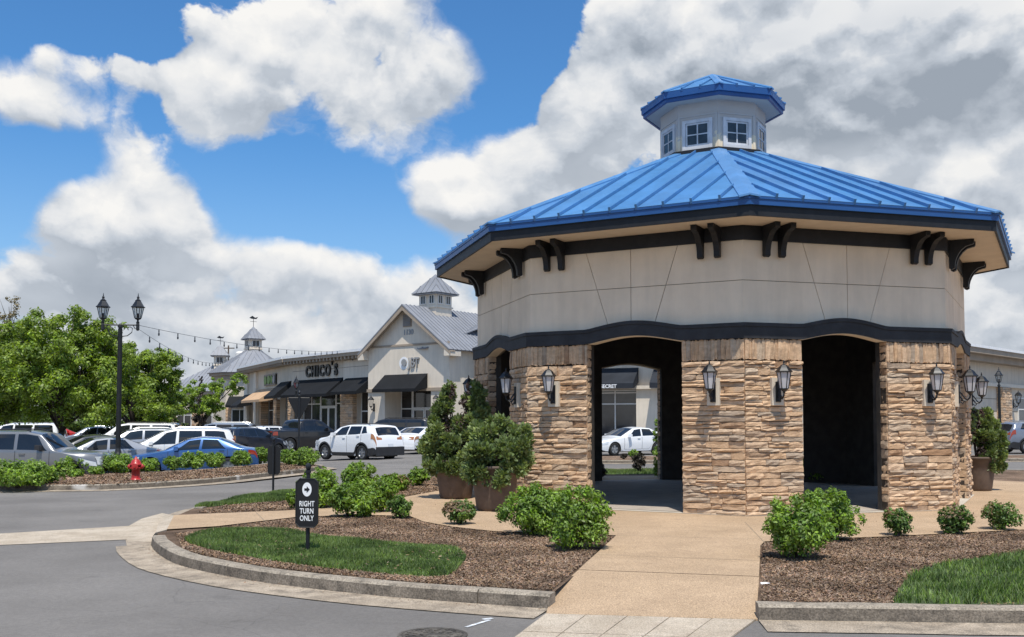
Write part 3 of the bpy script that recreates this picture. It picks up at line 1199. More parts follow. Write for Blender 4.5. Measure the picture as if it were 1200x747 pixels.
def roof_faces(parent, Re, Rt, ze, zt, npan, seam, mname, cap=.15, thick=.018):
    l0, l1 = flen(Re), flen(Rt)
    for k in KS:
        Mx = FM(Re, k)
        a0, a1 = Re * math.cos(PI / 8), Rt * math.cos(PI / 8)
        run, rise = a0 - a1, zt - ze
        sl_ = math.hypot(run, rise)
        # slope frame: x along eave (centred), y up the slope, z normal
        ey = Vector((0, run / sl_, rise / sl_))
        ez = Vector((0, -rise / sl_, run / sl_))
        Sx = Matrix.Identity(4)
        Sx.col[0][:3], Sx.col[1][:3], Sx.col[2][:3], Sx.col[3][:3] = (1, 0, 0), ey, ez, (l0 / 2, 0, ze)
        T = Mx @ Sx

        def hmax(x):
            return min(1.0, max(0.0, (l0 / 2 - abs(x)) / max(1e-6, (l0 / 2 - l1 / 2)))) * sl_
        pwid = l0 / npan
        for i in range(npan):
            x0, x1 = -l0 / 2 + i * pwid, -l0 / 2 + (i + 1) * pwid
            e = 0.013
            xa, xb = x0 + e, x1 - e
            poly = [(xa, 0), (xb, 0), (xb, hmax(xb)), (xa, hmax(xa))]
            for xm in (-l1 / 2, l1 / 2):
                if xa < xm < xb and l1 > 0.02:
                    poly.insert(3, (xm, sl_))
            if hmax(xb) < 0.01:
                poly.pop(2)
            elif hmax(xa) < 0.01:
                poly.pop()
            m = MB()
            m.prism(poly, random.uniform(0, .002), thick)
            if i > 0:
                hh = hmax(x0) - (cap * 2.5 if hmax(x0) < sl_ - 1e-4 else .03)
                if hh > .06:
                    m.box(x0 - .004 - .011, x0 - .004 + .011, 0.0, hh, thick + .0005, thick + seam)
                    m.box(x0 - .004 - .02, x0 - .004 + .02, -.012, 0.02, -.03, thick + seam + .004)
            m.build('roof_panel', M[mname], parent, M=T)
        # hip cap along corner k
        p0 = Vector((0, 0, ze)) + cor(Re, k)
        p1 = Vector((0, 0, zt)) + cor(Rt, k)
        d = (p1 - p0).normalized()
        eL = (cor(Re, k - 1) - cor(Re, k)).normalized()
        eR = (cor(Re, k + 1) - cor(Re, k)).normalized()
        m = MB()
        up = Vector((0, 0, 1))

        def side(e_):
            t = (e_ - d * e_.dot(d)).normalized()
            return t
        sa, sb = side(eL), side(eR)
        lift = up * (thick + .030)
        q0, q1 = p0 + lift, p1 + lift
        c0 = p0 - d * .02 + lift
        vs = [c0 + sa * cap, c0 + up * .012, c0 + sb * cap, q1 + sa * cap, q1 + up * .012, q1 + sb * cap]
        vs += [v - up * .03 for v in vs]
        m.add(vs, [(0, 1, 4, 3), (1, 2, 5, 4), (6, 9, 10, 7), (7, 10, 11, 8), (0, 3, 9, 6), (2, 8, 11, 5), (0, 6, 7, 1), (1, 7, 8, 2), (3, 4, 10, 9), (4, 5, 11, 10)])
        m.build('hip_cap', M[mname], parent)


rb = MB()
rb.add([P3(RE - .01, k, 0, ZE - .012) for k in range(8)] + [P3(RT, k, 0, ZTOP - .012) for k in range(8)],
       [(i, (i + 1) % 8, 8 + (i + 1) % 8, 8 + i) for i in range(8)] + [tuple(range(8, 16))])
roof = rb.build('roof', M['blue_trim'], pav)
roof_faces(roof, RE, RT, ZE, ZTOP, 10, .055, 'blue_metal', .17)

# cupola
RC = 1.165
cm = MB()
for k in KS:
    facestrip(cm, k, RC, RC - .08, [0, 1], 7.30, 8.60)
    for s in (0.0, 1.0):
        pass
cup = cm.build('cupola', M['peel'], pav)
col = MB()
for k in KS:
    facestrip(col, k, RC + .13, RC + .01, [0, 1], 7.33, 7.445)
col.build('base_collar', M['black_wood'], cup)
LC = flen(RC)
for k in KS:
    Mx = FM(RC, k)
    w2, z0, z1 = .335, 7.47, 8.12
    cx = LC / 2
    win = MB()
    for (a, b, c_, d_) in ((cx - w2, cx - w2 + .07, z0, z1), (cx + w2 - .07, cx + w2, z0, z1), (cx - w2 + .07, cx + w2 - .07, z1 - .07, z1), (cx - w2 + .07, cx + w2 - .07, z0, z0 + .07)):
        win.box(a, b, -.045, .02, c_, d_)
    # inner sash
    i0 = .075
    for (a, b, c_, d_) in ((cx - w2 + i0, cx - w2 + i0 + .035, z0 + i0, z1 - i0), (cx + w2 - i0 - .035, cx + w2 - i0, z0 + i0, z1 - i0), (cx - w2 + i0 + .035, cx + w2 - i0 - .035, z1 - i0 - .035, z1 - i0), (cx - w2 + i0 + .035, cx + w2 - i0 - .035, z0 + i0, z0 + i0 + .035)):
        win.box(a, b, -.028, .0, c_, d_)
    zc = (z0 + z1) / 2
    win.box(cx - .014, cx + .014, -.026, .0, z0 + i0 + .036, z1 - i0 - .036)
    win.box(cx - w2 + i0 + .036, cx + w2 - i0 - .036, -.024, -.002, zc - .012, zc + .012)
    wo = win.build('window', M['win_frame'], cup, M=Mx)
    # lift the window unit's four panes clear of the wall
    for (a, b) in ((cx - w2 + i0 + .036, cx - .015), (cx + .015, cx + w2 - i0 - .036)):
        for (c_, d_) in ((z0 + i0 + .036, zc - .013), (zc + .013, z1 - i0 - .036)):
            pm = MB().box(a, b, -.016, -.003, c_, d_)
            pm.build('pane', M['cup_glass'], wo)
    # corner boards and head trim
    tb = MB()
    tb.box(.0, .05, -.012, -.001, 7.45, 8.2)
    tb.box(LC - .05, LC, -.012, -.001, 7.45, 8.2)
    tb.box(0.0, LC, -.016, -.001, 8.2, 8.235)
    tb.build('trim_board', M['peel'], cup, M=Mx)
    e1 = MB()
    facestrip(e1, k, 1.50, RC + .002, [0, 1], 8.50, 8.53)
    e1.build('soffit', M['peel'], cup)
    e1 = MB()
    facestrip(e1, k, 1.56, 1.505, [0, 1], 8.485, 8.60)
    facestrip(e1, k, 1.60, 1.561, [0, 1], 8.565, 8.70)
    e1.build('gutter', M['blue_trim'], cup)
cr = MB()
cr.add([P3(1.58, k, 0, 8.68) for k in range(8)] + [(0, 0, 9.37)], [(i, (i + 1) % 8, 8) for i in range(8)])
croof = cr.build('cupola_roof', M['blue_trim'], pav)
roof_faces(croof, 1.60, .05, 8.695, 9.385, 3, .03, 'blue_metal', .09, .014)
MB().lathe([(.09, 9.36), (.07, 9.43), (.0, 9.46)], 8).build('roof_cap', M['blue_metal'], croof)


# wall lanterns: one on each leg of each pier
def hexring(r, z):
    return [(r * math.cos(PI / 3 * i + PI / 6), r * math.sin(PI / 3 * i + PI / 6), z) for i in range(6)]


def lantern_meshes():
    b = MB()
    # origin: on the wall, z = centre of the back plate; lamp hangs out towards -y
    b.box(-.055, .055, -.105, -.082, -.20, .19)
    b.tube([(0, -.10, -.05), (0, -.16, -.13), (0, -.23, -.14), (0, -.29, -.08), (0, -.30, 0.0)], .018, 6)
    b.tube([(0, -.10, .05), (0, -.15, -.02), (0, -.20, -.10), (0, -.25, -.13)], .014, 6)
    b.tube([(0, -.11, -.16), (0, -.15, -.20), (0, -.18, -.16), (0, -.16, -.13)], .012, 5)
    T = Matrix.Translation((0, -.30, 0))
    b.lathe([(.0, -.045), (.022, -.03), (.03, 0), (.07, .035), (.085, .045), (.085, .058)], 6, M=T @ Matrix.Rotation(PI / 6, 4, 'Z'))
    lo, hi = hexring(.082, .055), hexring(.132, .37)
    for i in range(6):
        b.tube([lo[i], hi[i]], .0095, 4, M=T)
        b.tube([hi[i], hi[(i + 1) % 6]], .009, 4, M=T)
    b.lathe([(.160, .365), (.165, .38), (.150, .395), (.115, .435), (.095, .47), (.085, .475), (.06, .50), (.03, .515), (.012, .53), (.018, .555), (.004, .60)], 6, M=T @ Matrix.Rotation(PI / 6, 4, 'Z'))
    body = b.mesh('wall_lantern', M['iron'])
    panes = []
    for i in range(6):
        j = (i + 1) % 6
        p = [Vector(lo[i]) * 1, Vector(lo[j]), Vector(hi[j]), Vector(hi[i])]
        for v in p:
            v.x *= .95
            v.y *= .95
        panes.append(MB().add(p, [(0, 1, 2, 3)], M=T).mesh('pane', M['frost']))
    blk = MB().box(-.125, .125, -.08, .035, -.265, .27).mesh('mounting_block', M['block'])
    return body, panes, blk


LB, LP, LK = lantern_meshes()
for k in KS:
    for u in (.58, LS - .52):
        T = FM(RS, k) @ Matrix.Translation((u, -.022, 2.10)) @ Matrix.Scale(.88, 4)
        lb = link('wall_lantern', LB, pav, T)
        for p in LP:
            link('pane', p, lb)
        link('mounting_block', LK, lb)

polyobj('pavilion_floor', [Matrix.Rotation(-PT, 3, 'Z') @ cor(5.30, i) + Vector((PX, PY, 0)) for i in range(8)], 0.016, M['floor_grey'])
polyobj('sunlit_rim', [Matrix.Rotation(-PT, 3, 'Z') @ cor(5.50, i) + Vector((PX, PY, 0)) for i in range(8)], 0.010, M['sunlit_rim'])  # paler ring: the sunlit edge of the floor put into the colour

# ------------------------------------------------------------------ plants


def unit(n, r):
    v = r.normal(size=(n, 3))
    return v / np.linalg.norm(v, axis=1, keepdims=True)


def leaves(c, nrm, L, W, r, up=0.3, fold=0.12):
    """diamond leaves at c (n,3), roughly facing nrm; returns V, F"""
    n = len(c)
    nn = nrm + unit(n, r) * 0.75
    nn[:, 2] += up
    nn /= np.linalg.norm(nn, axis=1, keepdims=True)
    a = np.cross(nn, unit(n, r))
    a /= np.linalg.norm(a, axis=1, keepdims=True) + 1e-9
    b = np.cross(nn, a)
    s = (0.65 + 0.7 * r.random((n, 1)))
    l, w = L * s, W * s
    V = np.stack([c - a * l * .5, c + b * w * .5 + nn * w * fold, c + a * l * .5, c - b * w * .5 + nn * w * fold], 1).reshape(-1, 3)
    F = np.arange(4 * n).reshape(-1, 4)
    return V, F


def lump_points(lumps, n, r, shell=(0.72, 1.05), inner=0.25):
    """points on and in a set of spheres (x, y, z, rx, rz)"""
    lumps = np.array(lumps, float)
    wgt = lumps[:, 3] ** 2
    idx = r.choice(len(lumps), n, p=wgt / wgt.sum())
    d = unit(n, r)
    rad = shell[0] + (shell[1] - shell[0]) * r.random(n)
    ins = r.random(n) < inner
    rad[ins] *= 0.45 + 0.5 * r.random(ins.sum())
    sc = np.stack([lumps[idx, 3], lumps[idx, 3], lumps[idx, 4]], 1)
    c = lumps[idx, :3] + d * sc * rad[:, None]
    return c, d


def bush_mesh(name, rx, h, n, seed, L=.055, W=.028, m='leaf_bush', nl=16, zmin=0.03):
    r = np.random.default_rng(seed)
    lumps = [(0, 0, h * .5, rx * .72, h * .46)]
    for i in range(nl):
        a = r.random() * 2 * PI
        e = r.random() ** .8
        q = rx * (.35 + .36 * r.random())
        z = h * (.22 + .56 * e)
        q *= 1.0 - 0.35 * max(0, e - .4)
        s = rx * (.24 + .20 * r.random())
        lumps.append((q * math.cos(a), q * math.sin(a), z, s, s * .9))
    for i in range(nl + 8):
        a = r.random() * 2 * PI
        e = r.uniform(-.15, 1.35)
        q = rx * r.uniform(.84, 1.03)
        lumps.append((q * math.cos(a) * math.cos(e), q * math.sin(a) * math.cos(e), h * (.50 + .50 * math.sin(e)), rx * r.uniform(.10, .19), rx * r.uniform(.12, .24)))
    c, d = lump_points(lumps, n, r, (.55, 1.12), .2)
    k = c[:, 2] > zmin
    c, d = c[k], d[k]
    V, F = leaves(c, d, L, W, r, .45)
    return mesh_np(name, V, F, M[m])


def twigs(parent, rx, h, seed, n=9):
    r = random.Random(seed)
    mb = MB()
    for i in range(n):
        a = r.random() * 6.28
        q = rx * r.uniform(.25, .6)
        mb.tube([(0.03 * math.cos(a), .03 * math.sin(a), -.03), (q * .5 * math.cos(a), q * .5 * math.sin(a), h * .3), (q * math.cos(a), q * math.sin(a), h * r.uniform(.5, .75))], [.014, .010, .005], 5)
    mb.build('stem', M['bark'], parent)


BUSH = {}


def bush(px, py, wpx, hpx, label, group, m='leaf_bush', n=None, name='bush', seed=None, rot=0.0, z=-.015, L=None, tip=0):
    """shrub whose foot stands at a pixel of the ground"""
    p = gp(px, py, z)
    s = p.y / FOC
    rx, h = wpx * s / 2, hpx * s
    seed = seed if seed is not None else int(px * 7 + py)
    if L is None:
        L = min(.085, max(.052, 3.8 * s * 1.17))
    if n is None:
        n = int(min(12000, 4.6 * (4 * rx * rx + 6 * rx * h) / (L * L * .5)))
    o = empty(name, p, rot, label, 'shrub', group)
    me = bush_mesh('foliage', rx, h, n, seed, L, L * .44, m)
    f = link('foliage', me, o)
    twigs(o, rx, h, seed)
    if tip:
        r = np.random.default_rng(seed + 5)
        a0 = r.random() * 6.28
        a = r.normal(a0, .8, tip)
        e = r.uniform(.2, 1.1, tip)
        d = np.stack([np.cos(a) * np.cos(e), np.sin(a) * np.cos(e), np.sin(e)], 1)
        c = np.array([0, 0, h * .5]) + d * np.array([rx * 1.0, rx * 1.0, h * .52]) * r.uniform(.85, 1.1, (tip, 1))
        V, F = leaves(c, d, L * 1.0, L * .4, r, .4)
        link('bronze_tips', mesh_np('bronze_tips', V, F, M['leaf_tip']), o)['kind'] = 'stuff'
    return o


G1 = 'shrubs in the mulch beds by the pavilion'
bush(629, 628, 86, 54, 'broad leafy green shrub at the foot of the left stone pier, behind its twin', G1)
bush(675, 645, 82, 70, 'big rounded green shrub at the left edge of the tan walk', G1)
bush(938, 656, 82, 74, 'big bright green shrub just right of the tan walk', G1)
bush(975, 634, 66, 58, 'dense green shrub behind the big one right of the walk', G1)
bush(1052, 629, 34, 32, 'small shrub with bronze tips before the right stone pier', G1, 'leaf_dark', tip=160)
bush(1121, 627, 41, 34, 'small round shrub between two others at the right bed edge', G1, 'leaf_dark', tip=90)
bush(1174, 622, 42, 33, 'small open shrub with bronze tips, rightmost in the right bed', G1, 'leaf_dark', n=1800, tip=140)
bush(538, 615.5, 38, 28, 'small shrub with bronze tips before the front planter', G1, 'leaf_dark', tip=240)
bush(467, 609, 32, 27, 'low dark green ball shrub at the tip of the mulch behind the sign', G1, 'leaf_dark')
bush(410, 607, 58, 40, 'bushy green shrub just right of the right turn sign', G1)
bush(446, 601, 44, 36, 'green shrub between the sign bush and the low ball shrub', G1)
bush(420, 588, 48, 44, 'taller pointed green shrub behind the shrubs by the sign', G1)
bush(374, 596, 54, 44, 'green shrub peeking out behind the right turn sign', G1)
bush(346, 597, 22, 22, 'small light green shrub at the left edge of the right turn sign', G1)
bush(461, 576, 36, 19, 'low shrub with bronze tips on the street side of the walk', G1, 'leaf_bush', tip=300)
bush(491, 570, 27, 22, 'round clipped green shrub alone near the left planter', G1)
G2 = 'shrubs along the car park kerb'
for i, (px, py, w, h, lab) in enumerate([
        (20, 569, 66, 24, 'wide low shrub at the left end of the car park row, before the grey SUV'), (52, 566, 36, 18, 'low spreading shrub beside the wide one at the left end'),
        (76, 556, 20, 19, 'small shrub before the front door of the grey SUV'), (99, 555, 23, 21, 'round shrub before the front wheel of the grey SUV'),
        (88, 558, 18, 8, 'tiny low shrub between the two before the grey SUV'), (135, 553.5, 40, 20, 'broad shrub left of the red fire hydrant at the lamp post'), (172, 552.5, 24, 14, 'low shrub right behind the red fire hydrant'),
        (203, 551, 20, 16, 'small round shrub before the hood of the blue car'), (227, 549, 26, 19, 'green shrub before the front door of the blue car'), (252, 547.5, 24, 16, 'shrub before the middle of the blue car'),
        (281, 545.5, 22, 17, 'shrub before the rear wheel of the blue car'), (305, 543, 20, 18, 'shrub left of the black sign seen from behind'), (338, 544, 24, 16, 'shrub right of the black sign seen from behind'),
        (358, 545.5, 28, 19, 'pale green shrub at the rounded end of the kerb'), (112, 556, 16, 9, 'tiny low shrub between the grey SUV and the lamp post')]):
    bush(px, py + 1.0, w * 1.16, h * 1.05, lab, G2, 'leaf_bush', z=-.015)
G3 = 'plants beyond the pavilion'
bush(749, 553, 18, 22, 'round dark purple shrub seen through the left archway', G3, 'leaf_purple', z=0)
bush(743, 539, 13, 11, 'small pale green shrub beyond the street in the left archway', G3, z=0)
bush(731, 538, 9, 6, 'tiny dark shrub at the white car seen through the left archway', G3, 'leaf_purple', z=0)
bush(775, 560, 22, 22, 'green shrub at the foot of the sapling in the left archway', G3, z=0)
bush(703, 561, 16, 18, 'small dark shrub at the left jamb of the left archway', G3, 'leaf_purple', z=0)
bush(944, 558, 14, 26, 'green shrub in the gap left of the black inner wall', G3, z=0)
bush(957, 566, 22, 14, 'low green shrub at the foot of the black inner wall', G3, z=0)


def cypress(lob, n, seed):
    """feathery evergreen: sprays of narrow leaves over ragged lobes"""
    r = np.random.default_rng(seed)
    # every lobe breaks into smaller tufts
    tufts = []
    for q in lob:
        for i in range(9):
            d = unit(1, r)[0]
            d[2] = d[2] * .8 + .1
            s_ = q[3] * r.uniform(.26, .46)
            tufts.append((q[0] + d[0] * q[3] * .8, q[1] + d[1] * q[3] * .8, q[2] + d[2] * q[4] * .8, s_, s_ * 1.15))
    c, d = lump_points(tufts, n, r, (.5, 1.15), .15)
    d[:, 2] += .45
    a = d + unit(n, r) * .6
    a /= np.linalg.norm(a, axis=1, keepdims=True)
    b = np.cross(a, unit(n, r))
    b /= np.linalg.norm(b, axis=1, keepdims=True) + 1e-9
    L = r.uniform(.05, .11, (n, 1))
    W = L * r.uniform(.2, .36, (n, 1))
    V = np.stack([c, c + a * L * .55 + b * W, c + a * L, c + a * L * .55 - b * W], 1).reshape(-1, 3)
    F = np.arange(4 * n).reshape(-1, 4)
    return mesh_np('foliage', V, F, M['leaf_cypress'])


def potted(px, py, label, lob, seed, pot_r, pot_h, n=15000, dead=1500):
    p = gp(px, py, .004)
    o = empty('potted_shrub', p, 0, label, 'potted shrub', 'evergreens in big brown pots')
    pot = MB().lathe([(pot_r * .74, 0), (pot_r * .80, .06), (pot_r * .93, pot_h * .55), (pot_r, pot_h - .06), (pot_r * 1.05, pot_h - .055), (pot_r * 1.05, pot_h), (pot_r * .95, pot_h), (pot_r * .93, pot_h - .06), (0, pot_h - .06)], 28)
    pot.build('pot', M['pot'], o, True)
    lob = [(q[0] * .9, q[1] * .9, q[2], q[3] * .93, q[4] * .97) for q in lob]
    f = link('foliage', cypress(lob, n, seed), o)
    r = np.random.default_rng(seed + 9)
    core = [(q[0] * .6, q[1] * .6, q[2], q[3] * .8, q[4] * .8) for q in lob]
    c, d = lump_points(core, dead, r, (.3, 1.0), .2)
    V, F = leaves(c, d, .08, .028, r, 0)
    tag(link('dry_twigs', mesh_np('dry_twigs', V, F, M['leaf_dead']), f), kind='stuff')
    tb = MB()
    for k, q in enumerate(lob):
        tb.tube([(.02 * math.cos(k), .02 * math.sin(k), pot_h - .1), (q[0] * .35, q[1] * .35, pot_h + (q[2] - pot_h) * .5), (q[0] * .9, q[1] * .9, q[2])], [.026, .018, .006], 5)
    tb.build('trunk', M['bark'], f)
    return o


# lobes: x, y, z, radius, half height, seen from the camera's side
potted(580, 598, 'big bushy evergreen in a brown pot beside the left pier, nearest of the pots',
       [(-.48, -.1, .78, .24, .22), (-.28, -.32, .66, .22, .22), (.02, -.40, .60, .22, .22), (.30, -.30, .66, .24, .24), (.50, 0, .82, .22, .24), (-.52, .1, 1.02, .22, .22), (-.25, -.25, 1.0, .26, .24), (.10, -.3, .95, .26, .24),
        (.40, -.12, 1.08, .24, .26), (-.15, -.1, 1.28, .27, .24), (.22, .05, 1.32, .24, .24), (.50, .12, 1.30, .2, .26), (-.35, .15, 1.35, .2, .2), (.0, .3, 1.2, .3, .3), (.38, .3, .95, .25, .3), (.05, .1, 1.52, .18, .18), (.58, .2, 1.05, .16, .2)], 3, .42, .80, 21000, 2200)
potted(534, 584, 'tall ragged two-topped evergreen in a brown pot behind the nearest pot',
       [(-.52, -.1, .72, .22, .22), (-.25, -.3, .64, .22, .2), (.1, -.3, .66, .24, .22), (-.62, .0, 1.02, .22, .26), (-.42, -.1, 1.3, .24, .24), (-.15, -.2, 1.05, .26, .26), (-.48, .1, 1.6, .2, .26), (-.32, .05, 1.85, .19, .22), (-.22, .1, 2.1, .17, .22), (-.18, .1, 2.28, .11, .16),
        (.35, -.1, 1.1, .28, .28), (.30, -.05, 1.48, .25, .26), (.46, .05, 1.72, .22, .24), (.36, .1, 1.98, .19, .22), (.52, .1, 2.16, .14, .2), (.45, .1, 2.32, .09, .16), (.66, .1, 1.5, .18, .26), (.0, .2, 1.3, .3, .4), (.62, .2, 1.85, .13, .2)], 5, .42, .80, 23000, 4500)
potted(1146, 575, 'evergreen in a brown pot beside the right pier with bare inner twigs',
       [(.25, -.2, .62, .2, .22), (.42, -.1, .85, .22, .24), (.1, -.25, .85, .2, .24), (.48, 0, 1.15, .22, .24), (.22, -.1, 1.2, .22, .24), (.38, .1, 1.45, .2, .22), (.12, .1, 1.52, .18, .22), (.26, .1, 1.72, .15, .2), (-.2, 0, 1.3, .2, .3), (-.15, 0, 1.7, .16, .25), (.55, .05, .55, .14, .2), (.62, .05, 1.0, .14, .2)], 8, .38, .78, 13000, 7000)


# --- trees
def branch_tree(name, loc, label, cat, group, crown, n, L, m, seed, stems, trunk_r, spread=1.0, bark='bark'):
    """crown: list of lumps relative to the foot; stems: number of trunks from the ground"""
    o = empty(name, loc, 0, label, cat, group)
    r = np.random.default_rng(seed)
    rr = random.Random(seed)
    tb = MB()
    tips = sorted(crown, key=lambda q: -q[2])
    for k in range(stems):
        a = 6.28 * k / stems + rr.random()
        off = 0.10 * (stems > 1)
        base = Vector((off * math.cos(a), off * math.sin(a), -.4))
        targets = [q for i, q in enumerate(crown) if i % stems == k]
        cx = sum(q[0] for q in targets) / len(targets)
        cy = sum(q[1] for q in targets) / len(targets)
        zmin = min(q[2] - q[4] for q in crown)
        fork = Vector((cx * .22, cy * .22, max(.6, zmin * .95)))
        tr = trunk_r / math.sqrt(stems)
        tb.tube([base, base.lerp(fork, .5) + Vector((rr.uniform(-.1, .1), rr.uniform(-.1, .1), 0)), fork], [tr * 1.25, tr, tr * .85], 8)
        for q in targets:
            end = Vector(q[:3])
            mid = fork.lerp(end, .5) + Vector((rr.uniform(-.3, .3), rr.uniform(-.3, .3), rr.uniform(0, .3))) * q[3]
            tb.tube([fork, fork.lerp(mid, .5), mid, end], [tr * .6, tr * .45, tr * .32, tr * .08], 6)
            for j in range(3):
                e2 = end + Vector((rr.uniform(-1, 1), rr.uniform(-1, 1), rr.uniform(-.2, .9))) * q[3] * .8
                tb.tube([mid, mid.lerp(e2, .55) + Vector((0, 0, .1)), e2], [tr * .22, tr * .14, tr * .04], 5)
    tb.build('trunk', M[bark], o, True)
    # leaf clumps: many small lobes over every lump
    lobes = []
    for q in crown:
        k = max(8, int(16 * spread))
        for i in range(k):
            d = unit(1, r)[0]
            rad = r.uniform(.45, 1.0)
            s = q[3] * r.uniform(.20, .40)
            lobes.append((q[0] + d[0] * q[3] * rad, q[1] + d[1] * q[3] * rad, q[2] + d[2] * q[4] * rad, s, s * .72))
    c, d = lump_points(lobes, n, r, (.35, 1.12), .2)
    V, F = leaves(c, d, L, L * .5, r, .5)
    link('crown', mesh_np('crown', V, F, M[m]), o)
    return o


def at(px, Y, z=None):
    x = at_depth(px, Y)
    return Vector((x, Y, gz(x, Y) if z is None else z))


def ball_crown(r, w, zlo, zhi, n, flat=.9):
    out = []
    for i in range(n):
        a = i * 2.4 + r.random()
        t = (i + .5) / n
        z = zlo + (zhi - zlo) * (.18 + .66 * t)
        prof = math.sin(PI * (.22 + .62 * t)) ** .8
        q = w * prof * r.uniform(.30, .66)
        s = w * r.uniform(.30, .42) * (1 - .25 * t)
        out.append((q * math.cos(a), q * math.sin(a) * flat, z, s, s * .78))
    return out


rt = random.Random(4)
branch_tree('tree', at(72, 50), 'broad multi-stemmed green tree among the parked cars, left of the lamp post', 'tree', 'trees round the car park',
            ball_crown(rt, 4.9, 1.7, 7.9, 24), 62000, .17, 'leaf_tree', 11, 4, .26)
branch_tree('tree', at(158, 60), 'dense rounded green tree behind the lamp post, right of the broad tree', 'tree', 'trees round the car park',
            ball_crown(rt, 3.9, 1.4, 7.2, 18), 42000, .18, 'leaf_tree', 12, 1, .2)
branch_tree('tree', at(-28, 53), 'green tree cut by the left edge of the picture', 'tree', 'trees round the car park',
            ball_crown(rt, 4.6, 1.6, 7.3, 18), 42000, .18, 'leaf_tree', 13, 1, .22)
branch_tree('tree', at(8, 72), 'thin sparse reddish tree top rising at the far left', 'tree', 'trees round the car park',
            [(0, 0, 10.3, .8, 1.0), (.5, 0, 9.2, .9, .9), (-.7, 0, 9.3, .9, .9), (-.2, .2, 8.2, 1.2, .9), (.9, 0, 8.0, .8, .8), (-1.3, 0, 7.6, 1., .8)], 1500, .20, 'leaf_sparse', 14, 1, .16, .6)
branch_tree('tree', at(238, 84), 'light green young tree before the far shop', 'tree', 'trees round the car park',
            ball_crown(rt, 2.9, 2.0, 5.8, 9) + [(3.0, 0, 5.4, .9, .8), (2.3, 0, 4.6, .9, .7), (-2.5, 0, 4.3, .8, .6)], 9000, .20, 'leaf_tree2', 15, 2, .15, .8)
for (px, Y, w, z1, lab) in ((-10, 86, 5.5, 4.2, 'low dark hedge tree behind the cars at the far left'), (60, 90, 5.0, 3.7, 'low dark hedge tree behind the cars below the broad tree'), (118, 92, 4.6, 4.0, 'low green hedge tree behind the lamp post'), (176, 94, 4.2, 4.6, 'bushy pale green hedge tree left of the young tree')):
    branch_tree('tree', at(px, Y), lab, 'tree', 'trees round the car park', ball_crown(rt, w, -.2, z1, 9), 9000, .30, 'leaf_far', int(px + 400), 1, .15)
branch_tree('sapling', at(776, 31.5, 0), 'slender light green sapling with bronze shoots in the left archway', 'tree', G3,
            [(-.1, 0, .6, .22, .3), (.05, 0, .95, .26, .3), (-.08, 0, 1.35, .24, .3), (.05, 0, 1.7, .18, .3), (-.15, 0, 1.05, .2, .3)], 1500, .09, 'leaf_bush', 31, 1, .03)
branch_tree('conifer', at(235, 108), 'narrow dark pointed conifer before the grey roof far left', 'tree', 'trees round the car park',
            [(0, 0, 1.5, .9, 1.2), (0, 0, 3.0, .75, 1.1), (0, 0, 4.5, .6, 1.0), (0, 0, 5.7, .42, .8), (0, 0, 6.6, .25, .6)], 5000, .22, 'leaf_purple', 33, 1, .12)


# --- grass and mulch chips near the camera
def inside(poly, x, y):
    c = np.zeros(len(x), bool)
    n = len(poly)
    j = n - 1
    for i in range(n):
        xi, yi, xj, yj = poly[i][0], poly[i][1], poly[j][0], poly[j][1]
        k = ((yi > y) != (yj > y)) & (x < (xj - xi) * (y - yi) / (yj - yi + 1e-12) + xi)
        c ^= k
        j = i
    return c


def scatter(poly, n, r, holes=()):
    P = np.array([(p[0], p[1]) for p in poly])
    lo, hi = P.min(0), P.max(0)
    out = np.zeros((0, 2))
    while len(out) < n:
        q = lo + (hi - lo) * r.random((n * 2, 2))
        k = inside(poly, q[:, 0], q[:, 1])
        for h in holes:
            k &= ~inside(h, q[:, 0], q[:, 1])
        out = np.concatenate([out, q[k]])
    return out[:n]


def grass(poly, n, hgt, seed, z=-.01, name='grass'):
    r = np.random.default_rng(seed)
    o = polyobj(name, poly, z, M['grass_soil'], None)
    q = scatter(poly, n, r)
    # tufts: shared height noise
    hn = .75 + .35 * np.sin(q[:, 0] * 3.1 + np.sin(q[:, 1] * 2.3)) * np.sin(q[:, 1] * 2.7 + 1.3)
    h = hgt * hn * r.uniform(.55, 1.25, n)
    a = r.random(n) * 2 * PI
    w = r.uniform(.004, .0085, n)
    lean = r.uniform(.1, .75, n) * h
    la = r.random(n) * 2 * PI
    b0 = np.stack([q[:, 0] - np.cos(a) * w, q[:, 1] - np.sin(a) * w, np.full(n, z)], 1)
    b1 = np.stack([q[:, 0] + np.cos(a) * w, q[:, 1] + np.sin(a) * w, np.full(n, z)], 1)
    t = np.stack([q[:, 0] + np.cos(la) * lean, q[:, 1] + np.sin(la) * lean, z + h], 1)
    m0 = (b0 * .55 + t * .45) + np.array([0, 0, 1]) * (h * .14)[:, None]
    m1 = (b1 * .55 + t * .45) + np.array([0, 0, 1]) * (h * .14)[:, None]
    V = np.stack([b0, b1, m1, t, m0], 1).reshape(-1, 3)
    i = np.arange(n)[:, None] * 5
    F = np.concatenate([i, i + 1, i + 2, i + 3, i + 4], 1)
    g = link(name, mesh_np('grass_blades', V, F, M['grass']))
    g['kind'] = 'stuff'
    o['kind'] = 'structure'
    o.name = 'lawn_soil'


